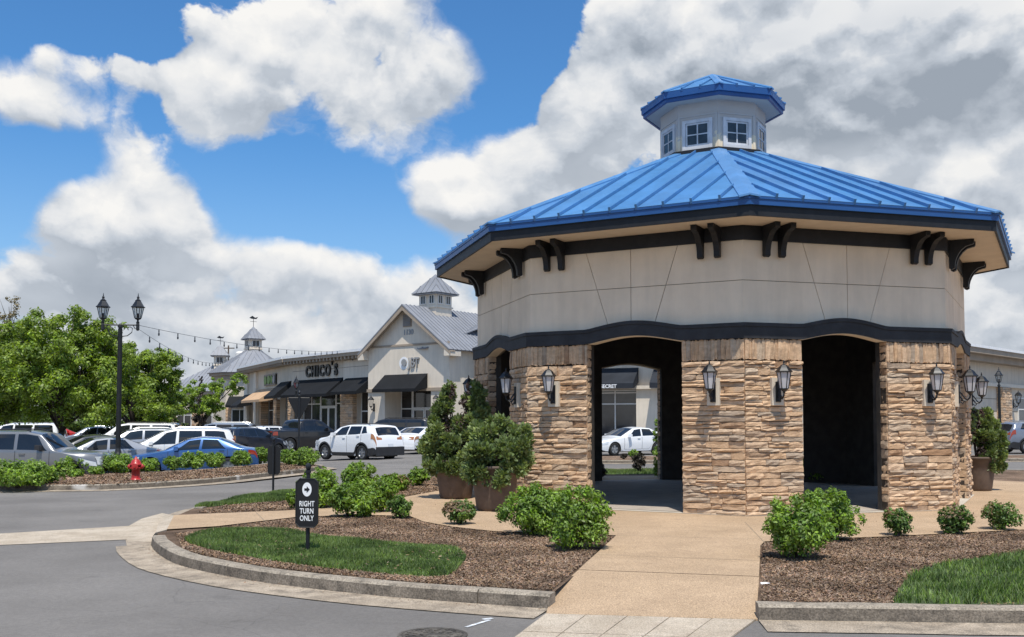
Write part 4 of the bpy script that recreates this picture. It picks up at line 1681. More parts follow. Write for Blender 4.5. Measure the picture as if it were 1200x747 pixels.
main_grass = catmull(gps([(217, 634), (226, 627), (250, 622.5), (300, 621), (344, 623), (372, 627), (398, 632), (437, 636.5), (475, 637.5), (509, 639.5), (534, 645), (545, 652), (541, 662), (523, 675.5), (495, 676), (440, 671.5), (380, 665.5), (330, 659), (280, 651), (240, 643)]), .25, True)
right_grass = catmull(gps([(1046, 706), (1052, 692), (1060, 681), (1072, 672), (1086, 665), (1130, 655.5), (1200, 648), (1300, 642)]), .25) + [Vector((14, 12.5, 0)), Vector((14, 8.62, 0))] + gps([(1200, 707.5), (1120, 707)])
strip_grass = catmull(gps([(228, 594.5), (250, 589), (300, 580.2), (345, 575), (362, 574), (362, 582), (345, 585.5), (300, 588.6), (262, 591.8)]), .3, True)
back_grass = [Vector((-.5, 30.0, 0)), Vector((4, 30.3, 0)), Vector((10, 30.2, 0)), Vector((14, 29.4, 0)), Vector((14.5, 32.6, 0)), Vector((8, 33.6, 0)), Vector((1.5, 33.0, 0))]
grass(main_grass, 85000, .085, 1)
grass(right_grass, 60000, .08, 2)
grass(strip_grass, 26000, .085, 3)
grass(back_grass, 26000, .09, 4)


def chips(poly, n, seed, holes=(), L=(.010, .034), z=-.012, name='mulch_chips'):
    r = np.random.default_rng(seed)
    q = scatter(poly, n, r, holes)
    a = r.random(n) * 2 * PI
    l = r.uniform(*L, n) * .5
    w = l * r.uniform(.18, .5, n)
    til = r.normal(0, .35, n)
    roll = r.normal(0, .45, n)
    ca, sa = np.cos(a), np.sin(a)
    ax = np.stack([ca * np.cos(til), sa * np.cos(til), np.sin(til)], 1)
    bx = np.stack([-sa * np.cos(roll), ca * np.cos(roll), np.sin(roll)], 1)
    c = np.stack([q[:, 0], q[:, 1], z + r.uniform(.004, .022, n)], 1)
    A, B = ax * l[:, None], bx * w[:, None]
    V = np.stack([c - A - B, c + A - B * .7, c + A * .9 + B, c - A * .8 + B], 1).reshape(-1, 3)
    F = np.arange(4 * n).reshape(-1, 4)
    o = link(name, mesh_np(name, V, F, M['chip']))
    o['kind'] = 'stuff'


main_bed = gps([(205, 626), (255, 618.5), (345, 607.5), (416, 604.5), (480, 606), (496, 612.5), (530, 618.6), (580, 624), (645, 625.5), (690, 627), (720, 629), (646, 691), (560, 687), (450, 679), (360, 669.5), (296, 661), (240, 651), (215, 643)])
right_bed = gps([(897, 636), (960, 633), (1040, 630), (1200, 622), (1300, 617)]) + [Vector((13, 14.5, 0)), Vector((13, 8.65, 0))] + gps([(1200, 708), (1060, 706), (892, 704), (892, 640)])
up_bed = gps([(230, 600), (262, 592.5), (300, 589.5), (345, 586.5), (363, 582.5), (380, 572.5), (430, 568), (473, 564), (512, 559), (523, 572.5), (473, 582), (400, 593), (336, 597.5), (245, 601)])
chips(main_bed, 170000, 1, [main_grass])
chips(right_bed, 150000, 2, [right_grass])
chips(up_bed, 40000, 3, [strip_grass], (.02, .055))
chips(far_front[:-2] + far_back, 45000, 4, (), (.03, .08), -.014)
# stray chips kicked onto the walk, gutter and lawn
chips(walk_poly, 900, 8, (), (.010, .03), .004, 'stray_chips')
chips(catmull(gps([(180, 637), (215, 655), (270, 670), (340, 682), (430, 694), (550, 705), (640, 712), (640, 720), (560, 714), (450, 706), (350, 695), (270, 682), (200, 662), (160, 645)], ROAD), .5, True), 700, 9, (), (.008, .025), ROAD + .012, 'stray_chips')
chips(main_grass, 500, 10, (), (.012, .04), .03, 'stray_chips')
# pale litter: a few light scraps lying in the beds
mb = MB()
sc = empty('paper_scrap', gp(897, 686, -.01), .3, 'white paper scrap lying in the mulch at the walk edge', 'litter')
mb.add([(-.055, -.02, .015), (.05, -.015, .02), (.055, .02, .012), (-.05, .015, .026), (0, 0, .03)], [(0, 1, 4), (1, 2, 4), (2, 3, 4), (3, 0, 4)])
mb.build('scrap', M['sign_white'], sc)

# ------------------------------------------------------------------ shops


def text_mesh(txt, size, mat_, ext=.02, bold=0.0, sx=1.0, space=1.0):
    cu = bpy.data.curves.new('lettering', 'FONT')
    cu.body = txt
    cu.size = size
    cu.extrude = ext
    cu.offset = bold
    cu.align_x = 'CENTER'
    cu.align_y = 'CENTER'
    cu.space_character = space
    cu.space_line = .9
    tmp = bpy.data.objects.new('tmp', cu)
    COL.objects.link(tmp)
    dg = bpy.context.evaluated_depsgraph_get()
    me = bpy.data.meshes.new_from_object(tmp.evaluated_get(dg))
    bpy.data.objects.remove(tmp)
    me.name = 'lettering'
    me.transform(Matrix.Diagonal((sx, 1, 1, 1)) if sx != 1 else Matrix.Identity(4))
    me.materials.clear()
    me.materials.append(mat_)
    return me


def text_on(parent, txt, x, y, z, size, m, ext=.02, bold=0.0, sx=1.0, space=1.0, name='lettering'):
    """letters standing on a wall that faces -y, one mesh per letter when spread by the caller"""
    return link(name, text_mesh(txt, size, M[m], ext, bold, sx, space), parent, Matrix.Translation((x, y, z)) @ Matrix.Rotation(PI / 2, 4, 'X'))


def shopfront(parent, x0, x1, z0, z1, y, cols, rows, frame='trim_white', fw=.09, door=None, glass='shop_glass'):
    """glazing between mullions; cols / rows are lists of dividing positions"""
    xs = [x0] + list(cols) + [x1]
    zs = [z0] + list(rows) + [z1]
    fr = MB()
    for i, x in enumerate(xs):
        a = x if i == 0 else x - fw / 2
        b = x + fw if i == 0 else (x if i == len(xs) - 1 else x + fw / 2)
        if i == len(xs) - 1:
            a, b = x - fw, x
        fr.box(a, b, y - .06, y + .06, z0, z1)
    for j, z in enumerate(zs):
        a = z if j in (0,) else z - fw / 2
        if j == len(zs) - 1:
            a = z - fw
        for i in range(len(xs) - 1):
            fr.box(xs[i] + (fw if i == 0 else fw / 2), xs[i + 1] - (fw if i == len(xs) - 2 else fw / 2), y - .055, y + .055, a, a + fw)
    w = fr.build('window', M[frame], parent)
    for i in range(len(xs) - 1):
        for j in range(len(zs) - 1):
            MB().box(xs[i] + .01, xs[i + 1] - .01, y - .015, y + .015, zs[j] + .01, zs[j + 1] - .01).build('pane', M[glass], w)
    return w


def door(parent, x0, x1, z0, z1, y, frame='trim_white', fw=.11):
    fr = MB()
    fr.box(x0, x0 + fw, y - .05, y + .05, z0, z1)
    fr.box(x1 - fw, x1, y - .05, y + .05, z0, z1)
    fr.box(x0 + fw, x1 - fw, y - .05, y + .05, z1 - fw, z1)
    fr.box(x0 + fw, x1 - fw, y - .05, y + .05, z0, z0 + fw * 2)
    d = fr.build('door', M[frame], parent)
    MB().box(x0 + fw, x1 - fw, y - .012, y + .012, z0 + fw * 2, z1 - fw).build('pane', M['shop_glass'], d)
    MB().tube([(x1 - fw - .03, y - .06, z0 + .9), (x1 - fw - .03, y - .10, z0 + 1.0), (x1 - fw - .03, y - .10, z0 + 1.3), (x1 - fw - .03, y - .06, z0 + 1.4)], .018, 5).build('handle', M['iron'], d)
    return d


def awning(parent, x0, x1, z1, z0, out, y=0.0, m='awning', val=.22, hip=0.0):
    mb = MB()
    # sloping cloth, valance and closed ends with thickness
    top = [(y - .02, z1), (y - out, z0 + val), (y - out, z0), (y - out + .03, z0), (y - out + .03, z0 + val - .02), (y - .02, z1 - .05)]
    mb.xprism(top, x0, x1)
    for (a, b) in ((x0 - .001, x0 + .02), (x1 - .02, x1 + .001)):
        mb.xprism([(y - .021, z1 - .051), (y - out + .031, z0 + val - .021), (y - out + .031, z0 + .02), (y - out + .2, z0 + .02), (y - .021, z0 + val * 1.2)], a + .002, b - .002)
    a = mb.build('awning', M[m], parent)
    n = max(2, int((x1 - x0) / 1.0))
    fr = MB()
    for i in range(n + 1):
        x = x0 + .04 + (x1 - x0 - .08) * i / n
        fr.tube([(x, y - .03, z1 - .07), (x, y - out + .05, z0 + val - .04)], .018, 4)
    fr.build('awning_frame', M['iron'], a)
    return a


def stone_panel(parent, x0, x1, y0, y1, z0, z1, seed, rest_=True):
    """stone-clad pier standing proud of a shop wall (small in the picture: stones joined in one part)"""
    r = random.Random(seed)
    core = MB().box(x0 + .03, x1 - .03, y0 + .03, y1, z0, z1).build('stone_pier', M['stone_gap'], parent)
    mb = MB()
    z = z0
    while z < z1 - .02:
        h = min(r.uniform(.14, .24), z1 - z)
        x = x0
        while x < x1 - .01:
            w = min(r.uniform(.3, .7), x1 - x)
            if x1 - (x + w) < .2:
                w = x1 - x
            g = r.randrange(14)
            mb.add(SGEO[g][0], SGEO[g][1], 0, Matrix.Translation((x, y0 + .03, z)) @ Matrix.Diagonal((w, r.uniform(.04, .08), h, 1)))
            x += w
        for (xe, sgn) in ((x0, 1), (x1, -1)):
            g = r.randrange(14)
            mb.add(SGEO[g][0], SGEO[g][1], 0, Matrix.Translation((xe + .03 * sgn, y1 if sgn > 0 else y0, z)) @ Matrix.Rotation(-PI / 2 * sgn, 4, 'Z') @ Matrix.Diagonal((y1 - y0, .05, h, 1)))
        z += h
    tag(mb.build('stone', M['stone'], core), kind='stuff')
    return core


def seam_roof(mb, p00, p10, p11, p01, n, hgt=.05):
    """roof plane with standing seams from eave (p00-p10) up to ridge (p01-p11)"""
    p00, p10, p11, p01 = map(Vector, (p00, p10, p11, p01))
    nrm = (p10 - p00).cross(p01 - p00)
    if nrm.length < 1e-6:
        nrm = (p10 - p00).cross(p11 - p00)
    nrm.normalize()
    if nrm.z < 0:
        nrm = -nrm
    d = nrm * -.08
    mb.add([p00, p10, p11, p01, p00 + d, p10 + d, p11 + d, p01 + d], [(0, 1, 2, 3), (4, 7, 6, 5), (0, 4, 5, 1), (1, 5, 6, 2), (2, 6, 7, 3), (3, 7, 4, 0)])
    for i in range(1, n):
        t = i / n
        a, b = p00.lerp(p10, t), p01.lerp(p11, t)
        if (a - b).length < .05:
            continue
        e = (p10 - p00).normalized() * .025
        u = nrm * hgt
        o = nrm * .002
        mb.hexa([a - e + o, a + e + o, b - e + o, b + e + o, a - e + u, a + e + u, b - e + u, b + e + u])


def clip_seams(mb, eave0, eave1, apex0, apex1, n):
    """hipped plane: seams run straight up the slope and stop at the hips"""
    e0, e1, a0, a1 = map(Vector, (eave0, eave1, apex0, apex1))
    nrm = (e1 - e0).cross(a0 - e0).normalized()
    if nrm.z < 0:
        nrm = -nrm
    d = nrm * -.08
    pts = [e0, e1, a1, a0] if (a1 - a0).length > 1e-4 else [e0, e1, a0]
    k = len(pts)
    mb.add(pts + [p + d for p in pts], [tuple(range(k)), tuple(range(2 * k - 1, k - 1, -1))] + [(i, k + i, k + (i + 1) % k, (i + 1) % k) for i in range(k)])
    ex = (e1 - e0).normalized()
    L = (e1 - e0).length
    ey = nrm.cross(ex)
    if ey.dot(a0 - e0) < 0:
        ey = -ey
    H = ey.dot(a0 - e0)
    xa, xb = ex.dot(a0 - e0), ex.dot(a1 - e0)
    for i in range(1, n):
        x = L * i / n
        if x < xa:
            h = H * x / xa
        elif x > xb:
            h = H * (L - x) / max(1e-6, L - xb)
        else:
            h = H
        if h < .1:
            continue
        a = e0 + ex * x
        b = a + ey * (h - .05)
        e = ex * .025
        u, o = nrm * .05, nrm * .002
        mb.hexa([a - e + o, a + e + o, b - e + o, b + e + o, a - e + u, a + e + u, b - e + u, b + e + u])


def small_cupola(parent, M0, w, zb, zw, zt, ov, wins=2, vane=False, wall='cream_lite'):
    """square lantern: body w wide from zb to zw, pyramid up to zt"""
    h = w / 2
    b = MB().box(-h, h, -h, h, zb - 1.2, zw, M=M0)
    b.box(-h - .08, h + .08, -h - .08, h + .08, zb, zb + .12, M=M0)
    cu = b.build('cupola', M[wall], parent)
    for k in range(4):
        T = M0 @ Matrix.Rotation(PI / 2 * k, 4, 'Z')
        for i in range(wins):
            x = (i - (wins - 1) / 2) * w / wins
            ww = w / wins * .62
            z0, z1 = zb + (zw - zb) * .25, zw - (zw - zb) * .14
            f = MB()
            for (a, c, d_, e) in ((x - ww / 2, x - ww / 2 + .06, z0, z1), (x + ww / 2 - .06, x + ww / 2, z0, z1), (x - ww / 2 + .06, x + ww / 2 - .06, z1 - .06, z1), (x - ww / 2 + .06, x + ww / 2 - .06, z0, z0 + .06), (x - .02, x + .02, z0 + .06, z1 - .06)):
                f.box(a, c, -h - .05, -h - .001, d_, e, M=T)
            wn = f.build('window', M['trim_white'], cu)
            MB().box(x - ww / 2 + .06, x + ww / 2 - .06, -h - .02, -h - .002, z0 + .06, z1 - .06, M=T).build('pane', M['cup_glass'], wn)
    rf = MB()
    for k in range(4):
        T = M0 @ Matrix.Rotation(PI / 2 * k, 4, 'Z')
        q = h + ov
        tmp = MB()
        clip_seams(tmp, (-q, -q, zw), (q, -q, zw), (0, 0, zt), (0, 0, zt), 5)
        rf.add(tmp.v, tmp.f, 0, T)
    q = h + ov - .03
    rf.box(-q, q, -q, q, zw - .12, zw - .085, M=M0)
    r = rf.build('cupola_roof', M['grey_roof'], parent)
    if vane:
        v = MB()
        v.tube([(0, 0, zt - .1), (0, 0, zt + 1.1)], .03, 5, M=M0)
        v.tube([(-.4, 0, zt + .55), (.4, 0, zt + .55)], .02, 4, M=M0)
        v.yprism([(-.5, zt + .95), (-.15, zt + 1.2), (.2, zt + 1.0), (.55, zt + 1.12), (.35, zt + .85), (-.2, zt + .85)], -.02, .02, M=M0)
        v.build('weather_vane', M['iron'], parent)
    return cu


def wall_lamp(parent, x, y, z, s=1.0):
    link('wall_lantern', LB, parent, Matrix.Translation((x, y, z)) @ Matrix.Scale(s, 4))


# --- left row: three fronts bending away from the camera; C1 and C2 are the bends
C1, C2 = Vector((-10.43, 74.04, 0)), Vector((-18.9, 84.2, 0))
ROWA, WINGA, GABA = R(-50.2), R(-63), R(-38)


def parapet(root, x0, x1, z=6.55, side=0.0):
    c = MB()
    c.box(x0 - side, x1, -.55, .28, z, z + .26)
    c.box(x0 - side * .6, x1, -.3, .285, z - .22, z - .002)
    k = c.build('cornice', M['trim_tan'], root)
    n = int((x1 - x0) / .55)
    for i in range(n):
        x = x0 + .1 + i * .55
        MB().box(x, x + .18, -.5, -.301, z - .2, z - .003).build('dentil', M['trim_tan'], k)
    MB().box(x0 - side, x1, -.62, 1.2, z + .262, z + .46).build('parapet_cap', M['cap_white'], root)


row = empty('clothing_shop', C1, ROWA, 'cream clothing shop with big black letters over a wide black awning', 'shop building')
w = MB()
w.box(-13.2, -.02, .3, 12, 3.9, 6.54)
for (a, b) in ((-13.2, -12.1), (-4.45, -2.55)):
    w.box(a, b, .3, .8, -.6, 3.899)
w.box(-13.2, -.02, 1.6, 1.9, -.6, 3.899)
wall = w.build('wall', M['cream'], row)
MB().box(-4.4, -.03, .16, .299, 3.9, 6.3).build('pilaster', M['cream_lite'], wall)
for z in (4.75, 5.75):
    MB().box(-13.0, -4.5, .288, .299, z, z + .03).build('wall_joint', M['joint'], wall)
    MB().box(-4.35, -.1, .15, .159, z, z + .03).build('wall_joint', M['joint'], wall)
parapet(row, -13.2, -.02)
hr = MB()
ev, rz_ = 6.75, 9.1
clip_seams(hr, (-5.6, .7, ev), (6.0, .7, ev), (-.2, 7.3, rz_), (6.0, 7.3, rz_), 22)
clip_seams(hr, (-5.6, 14, ev), (-5.6, .7, ev), (-.2, 7.3, rz_), (-.2, 7.3, rz_), 22)
clip_seams(hr, (6.0, 14, ev), (-5.6, 14, ev), (6.0, 7.3, rz_), (-.2, 7.3, rz_), 22)
hr.build('roof', M['grey_roof'], row)
shopfront(row, -12.1, -9.2, -.2, 3.88, .9, [-10.7], [3.0])
shopfront(row, -9.2, -6.7, 2.75, 3.88, .9, [], [])
shopfront(row, -6.7, -4.46, -.2, 3.88, .9, [], [3.0])
door(row, -9.15, -7.97, -.2, 2.74, .9)
door(row, -7.93, -6.75, -.2, 2.74, .9)
shopfront(row, -2.54, -.1, -.2, 3.88, .7, [-.9], [2.35])
stone_panel(row, -13.25, -12.15, .0, .8, -.4, 3.6, 2)
stone_panel(row, -4.45, -2.6, -.05, .6, -.4, 3.75, 4)
awning(row, -12.0, -4.5, 5.0, 3.5, 1.6, .28)
awning(row, -3.95, -.15, 4.9, 3.6, 1.4, .15)
sg = empty('shop_sign', row.matrix_basis @ Vector((-7.95, .22, 5.62)), ROWA, "big black CHICO'S letters standing on the cream shop wall", 'shop sign')
WS = (.95, .95, .38, .95, 1.0, .35, .9)
xs_ = -sum(WS) / 2
for chv, wv in zip("CHICO'S", WS):
    link('letter', text_mesh(chv, 1.22, M['sign_black'], .06, .045, .86), sg, Matrix.Translation((xs_ + wv / 2, 0, .25 if chv == "'" else 0)) @ Matrix.Rotation(PI / 2, 4, 'X'))
    xs_ += wv

wing = empty('tan_awning_shop', C2, WINGA, 'cream shop with a tan awning below a green and dark sign board', 'shop building')
w = MB()
w.box(-17.8, -.02, .3, 12, 3.9, 6.54)
for (a, b) in ((-17.8, -16.6), (-13.2, -12.5), (-5.0, -3.9), (-.9, -.02)):
    w.box(a, b, .3, .8, -.6, 3.899)
w.box(-17.8, -.02, 1.6, 1.9, -.6, 3.899)
w.box(-17.8, -17.5, .801, 12, -.6, 3.899)
wall = w.build('wall', M['cream'], wing)
for (a, b) in ((-17.85, -16.4), (-13.6, -12.6)):
    MB().box(a, b, .08, .299, -.4, 6.3).build('pilaster', M['cream_lite'], wall)
parapet(wing, -17.8, -.02, side=.5)
shopfront(wing, -16.6, -13.3, -.2, 3.88, .9, [-15], [2.6])
shopfront(wing, -12.5, -10.6, -.2, 3.88, .9, [], [2.6, .8], glass='cream_lite')
shopfront(wing, -10.5, -5.1, -.2, 3.88, .9, [-8.7, -6.9], [2.6])
shopfront(wing, -3.8, -.95, -.2, 3.88, .9, [-2.4], [2.6])
stone_panel(wing, -5.0, -3.95, .0, .8, -.4, 3.5, 1)
stone_panel(wing, -10.9, -10.4, .1, .8, -.4, 3.4, 3)
awning(wing, -3.6, -.1, 5.0, 3.5, 1.5, .28)
awning(wing, -12.4, -5.0, 4.6, 3.3, 1.6, .28, 'awning_tan')
awning(wing, -17.2, -14, 4.2, 2.9, 1.4, .04)
gs = empty('shop_sign', wing.matrix_basis @ Vector((-7.3, .2, 5.35)), WINGA, 'green and dark rectangular sign board over the tan awning', 'shop sign')
MB().box(-2.2, 2.2, -.06, .05, -.5, .5).build('board', M['sign_black'], gs)
for i, (a, b, m) in enumerate(((-2.1, -1.0, 'sign_green'), (-.85, .35, 'sign_green'), (.5, 1.1, 'sign_green'), (1.2, 2.0, 'sign_grey'))):
    MB().lathe([(.5, -.02), (.5, .02)], 18, M=Matrix.Translation(((a + b) / 2, -.085, .0)) @ Matrix.Rotation(PI / 2, 4, 'X') @ Matrix.Diagonal(((b - a) * .95, .78, 1, 1))).build('emblem', M[m], gs)

# --- gabled shop
gab = empty('gabled_shop', C1, GABA, 'cream gabled shop with grey seamed roof, louvred vent and small cupola', 'shop building')
gx0, gx1, gc = 0.0, 8.0, 4.0
GE, GP = 6.95, 9.95
w = MB()
w.yprism([(gx0, 3.95), (gx1, 3.95), (gx1, GE - .1), (gc, GP - .16), (gx0, GE - .1)], -.35, .25)
w.box(gx0, 1.75, -.35, .25, -.6, 3.949)
w.box(6.3, gx1, -.35, .25, -.6, 3.949)
w.box(1.75, 6.3, 1.4, 1.6, -.6, 3.949)
w.box(1.45, 1.75, .251, 1.6, -.6, 3.949)
w.box(6.3, 6.6, .251, 1.6, -.6, 3.949)
w.box(gx0, gx0 + .3, .252, 14, -.6, GE - .2)
w.box(gx1 - .3, gx1, .252, 14, -.6, GE - .2)
gw = w.build('wall', M['cream_lite'], gab)
MB().box(1.75, 6.3, .252, 1.39, 3.9, 3.948).build('porch_ceiling', M['soffit'], gab)
MB().box(gx0 - .04, gx1 + .04, -.41, -.351, 6.98, 7.12).build('belt_course', M['trim_tan'], gab)
MB().box(gx0 - .05, gx1 + .05, -.45, -.351, 3.72, 3.94).build('belt_course', M['trim_tan'], gab)
v = MB()
v.box(gc - .42, gc + .42, -.40, -.351, 8.35, 9.25)
vent = v.build('vent', M['trim_tan'], gab)
for i in range(8):
    z = 8.41 + i * .102
    MB().hexa([(gc - .37, -.46, z), (gc + .37, -.46, z), (gc - .37, -.401, z + .045), (gc + .37, -.401, z + .045), (gc - .37, -.46, z + .03), (gc + .37, -.46, z + .03), (gc - .37, -.401, z + .075), (gc + .37, -.401, z + .075)]).build('slat', M['sign_grey'], vent)
text_on(gab, '1130', gc + .1, -.37, 7.95, .5, 'sign_grey', .015, .02, name='house_number')
rf = MB()
ov, y0, y1 = .55, -.95, 17.0
slope = (GP - GE) / (gc - gx0)
hw = gc - gx0 + ov
ze = GP - slope * hw
seam_roof(rf, (gc + hw, y0, ze), (gc + hw, y1, ze), (gc, y1, GP), (gc, y0, GP), 42)
seam_roof(rf, (gc - hw, y1, ze), (gc - hw, y0, ze), (gc, y0, GP), (gc, y1, GP), 42)
rf.build('roof', M['grey_roof'], gab)
fa = MB()
for s in (-1, 1):
    p, q_ = (gc + s * hw, ze - .10), (gc, GP - .10)
    fa.yprism([p, q_, (q_[0], q_[1] - .34), (p[0], p[1] - .26)], y0 + .02, y0 + .10)
    fa.yprism([p, (gc + s * .05, GP - .14), (gc + s * .05, GP - .20), (p[0], p[1] - .06)], y0 + .101, -.352)
fa.build('rake_board', M['trim_tan'], gab)
for s in (-1, 1):
    xa = gc + s * (gc - gx0 + .01)
    MB().yprism([(xa, ze - .45), (xa + s * .5, ze - .45), (xa + s * .5, ze - .12), (xa, ze + .25)], -.92, .3).build('eave_return', M['cream_lite'], gab)
awning(gab, 1.75, 6.0, 4.95, 3.65, 1.3, -.36)
shopfront(gab, 1.8, 3.0, -.2, 3.88, 1.3, [], [2.5])
shopfront(gab, 3.0, 5.4, 2.5, 3.88, 1.3, [], [])
door(gab, 3.03, 4.18, -.2, 2.49, 1.3)
door(gab, 4.22, 5.37, -.2, 2.49, 1.3)
shopfront(gab, 5.4, 6.28, -.2, 3.88, 1.3, [], [2.5])
wall_lamp(gab, .8, -.37, 2.6, 1.5)
wall_lamp(gab, 7.2, -.37, 2.6, 1.5)
ls = empty('shop_sign', gab.matrix_basis @ Vector((4.15, -.36, 5.75)), GABA, 'small shop sign of a round white disc and grey letters on the gable', 'shop sign')
MB().lathe([(.46, -.08), (.46, 0)], 26, M=Matrix.Translation((-.5, 0, 0)) @ Matrix.Rotation(PI / 2, 4, 'X')).build('disc', M['sign_white'], ls)
MB().lathe([(.25, -.01), (.25, .04)], 22, M=Matrix.Translation((-.42, -.05, .05)) @ Matrix.Rotation(PI / 2, 4, 'X')).build('emblem', M['sign_grey'], ls)
for chv, xx in zip('JBT', (.12, .45, .86)):
    link('letter', text_mesh(chv, .95, M['sign_grey'], .05, .012, .8), ls, Matrix.Translation((xx, -.06, 0)) @ Matrix.Rotation(PI / 2, 4, 'X'))
small_cupola(gab, Matrix.Translation((gc, 2.6, 0)), 1.7, 9.9, 11.0, 12.5, .42)

# --- shop seen through the left archway (faces a little to the left)
MIDA = R(-25.2)
mid = empty('corner_shop', (-3.5, 71.6, 0), MIDA, 'cream shop with slate awnings and tall windows seen through the left archway', 'shop building')
w = MB()
w.box(0, 24, .3, 12, 3.95, 6.6)
for (a, b) in ((0, 1.2), (5.0, 6.0), (12.95, 14.35), (19.8, 24)):
    w.box(a, b, .3, 1.0, -.6, 3.949)
w.box(0, 24, 1.3, 1.5, -.6, 3.949)
w.box(1.2, 19.8, .55, .95, -.6, .45)
mw = w.build('wall', M['cream'], mid)
MB().box(0, 24, -.05, .299, 3.72, 3.95).build('belt_course', M['cream_lite'], mid)
MB().box(12.9, 14.4, .18, .299, -.4, 3.719).build('pilaster', M['cream_lite'], mid)
MB().box(-.1, 24.2, -.6, .298, 6.45, 6.75).build('cornice', M['trim_tan'], mid)
rf = MB()
seam_roof(rf, (-8.5, -.8, 6.75), (24.3, -.8, 6.75), (24.3, 8, 10.0), (-8.5, 8, 10.0), 74)
seam_roof(rf, (24.3, 16.8, 6.75), (-8.5, 16.8, 6.75), (-8.5, 8, 10.0), (24.3, 8, 10.0), 74)
rf.build('roof', M['grey_roof'], mid)
awning(mid, 1.2, 4.9, 5.0, 3.7, 1.4, .28)
aw1 = awning(mid, 6.1, 13.05, 5.15, 3.75, 1.15, .28, 'awning_slate', .34)
aw2 = awning(mid, 14.15, 20, 5.15, 3.75, 1.15, .28, 'awning_slate', .34)
text_on(aw1, "VICTORIA'S SECRET", 10.55, -1.165, 3.88, .33, 'sign_white', .012, .008)
text_on(aw2, "VICTORIA'S SECRET", 16.6, -1.165, 3.88, .33, 'sign_white', .012, .008)
shopfront(mid, 6.05, 12.9, .46, 3.7, .6, [7.6, 9.5, 11.3], [2.75, 3.5], fw=.08)
shopfront(mid, 14.45, 19.7, .46, 3.7, .6, [16.2, 18], [2.75], fw=.08)
shopfront(mid, 1.3, 4.95, .46, 3.7, .6, [3.1], [2.75], fw=.08)
MB().box(14.9, 15.3, .5, .58, .46, 3.6).build('drain_board', M['wood'], mid)

# --- right-hand row
rgt = empty('stone_trim_shop', (31.0, 68.0, 0), R(46.2), 'tan flat-roofed shop with stone pilaster at the far right behind the pavilion', 'shop building')
w = MB()
w.box(-12, 34, .3, 12, -.6, 6.2)
rw = w.build('wall', M['cream'], rgt)
MB().box(-12, 34, -.02, .299, 4.1, 4.35).build('belt_course', M['cream_lite'], rgt)
for z in (2.3, 3.2, 1.3):
    MB().box(-12, 34, .285, .299, z, z + .04).build('wall_joint', M['joint'], rgt)
c = MB()
c.box(-12.3, 34.3, -.95, .298, 6.2, 6.55)
c.box(-12.1, 34.1, -.5, .297, 5.75, 6.199)
c.build('cornice', M['trim_tan'], rgt)
MB().box(-12.4, 34.4, -1.05, 1.4, 6.56, 6.74).build('parapet_cap', M['cap_white'], rgt)
stone_panel(rgt, 6.9, 8.9, -.12, .298, -.4, 4.08, 11)
stone_panel(rgt, 16.9, 18.9, -.12, .298, -.4, 4.08, 12)
wall_lamp(rgt, 10.1, .29, 2.9, 1.7)
shopfront(rgt, 11.5, 16, .4, 3.4, .27, [13.7], [2.5])

# --- turret shop and the far shop on the left
tur = empty('turret_shop', at(296, 113, 0), R(18), 'cream round turret shop with grey pointed roof and cupola with a weather vane', 'shop building')


def o8(r_, i):
    return (r_ * math.sin(PI / 4 * i), -r_ * math.cos(PI / 4 * i))


w = MB()
w.prism([o8(4.3, i) for i in range(8)], -.8, 7.0)
w.box(-1, 16, 1, 12, -.8, 6.6)
w.build('wall', M['cream'], tur)
w = MB()
w.prism([o8(4.75, i) for i in range(8)], 6.6, 6.95)
w.prism([o8(4.5, i) for i in range(8)], 6.2, 6.599)
w.build('cornice', M['trim_tan'], tur)
rf = MB()
for i in range(8):
    a, b = o8(5.0, i), o8(5.0, i + 1)
    c_, d_ = o8(.7, i), o8(.7, i + 1)
    clip_seams(rf, (*a, 6.95), (*b, 6.95), (*c_, 9.7), (*d_, 9.7), 7)
rf.build('roof', M['grey_roof'], tur)
small_cupola(tur, Matrix.Rotation(R(20), 4, 'Z'), 1.45, 9.7, 10.9, 12.35, .35, 1, True)
for i in (0, 7, 1):
    Mx = Matrix.Translation((*o8(4.3, i), 0)) @ Matrix.Rotation(PI / 8 + PI / 4 * i, 4, 'Z')
    L = 2 * 4.3 * math.sin(PI / 8)
    aw = MB()
    aw.xprism([(-.02, 4.3), (-1.2, 3.3), (-1.2, 3.05), (-1.16, 3.05), (-1.16, 3.26), (-.02, 4.22)], .4, L - .4, M=Mx)
    aw.build('awning', M['awning'], tur)
    f = MB().box(.7, L - .7, -.06, -.001, -.2, 2.9, M=Mx).build('window', M['trim_white'], tur)
    for k in range(2):
        MB().box(.8 + k * (L - 1.6) / 2, .8 + (k + 1) * (L - 1.6) / 2 - .08, -.07, -.061, .0, 2.8, M=Mx).build('pane', M['shop_glass'], f)
    tmpb = MB()
    for k in range(9):
        for xs0 in (.03, L - .62):
            g = (k * 3 + i) % 14
            tmpb.add(SGEO[g][0], SGEO[g][1], 0, Mx @ Matrix.Translation((xs0, -.02, -.2 + k * .36)) @ Matrix.Diagonal((.6, .08, .36, 1)))
    tag(tmpb.build('stone', M['stone'], tur), kind='stuff')

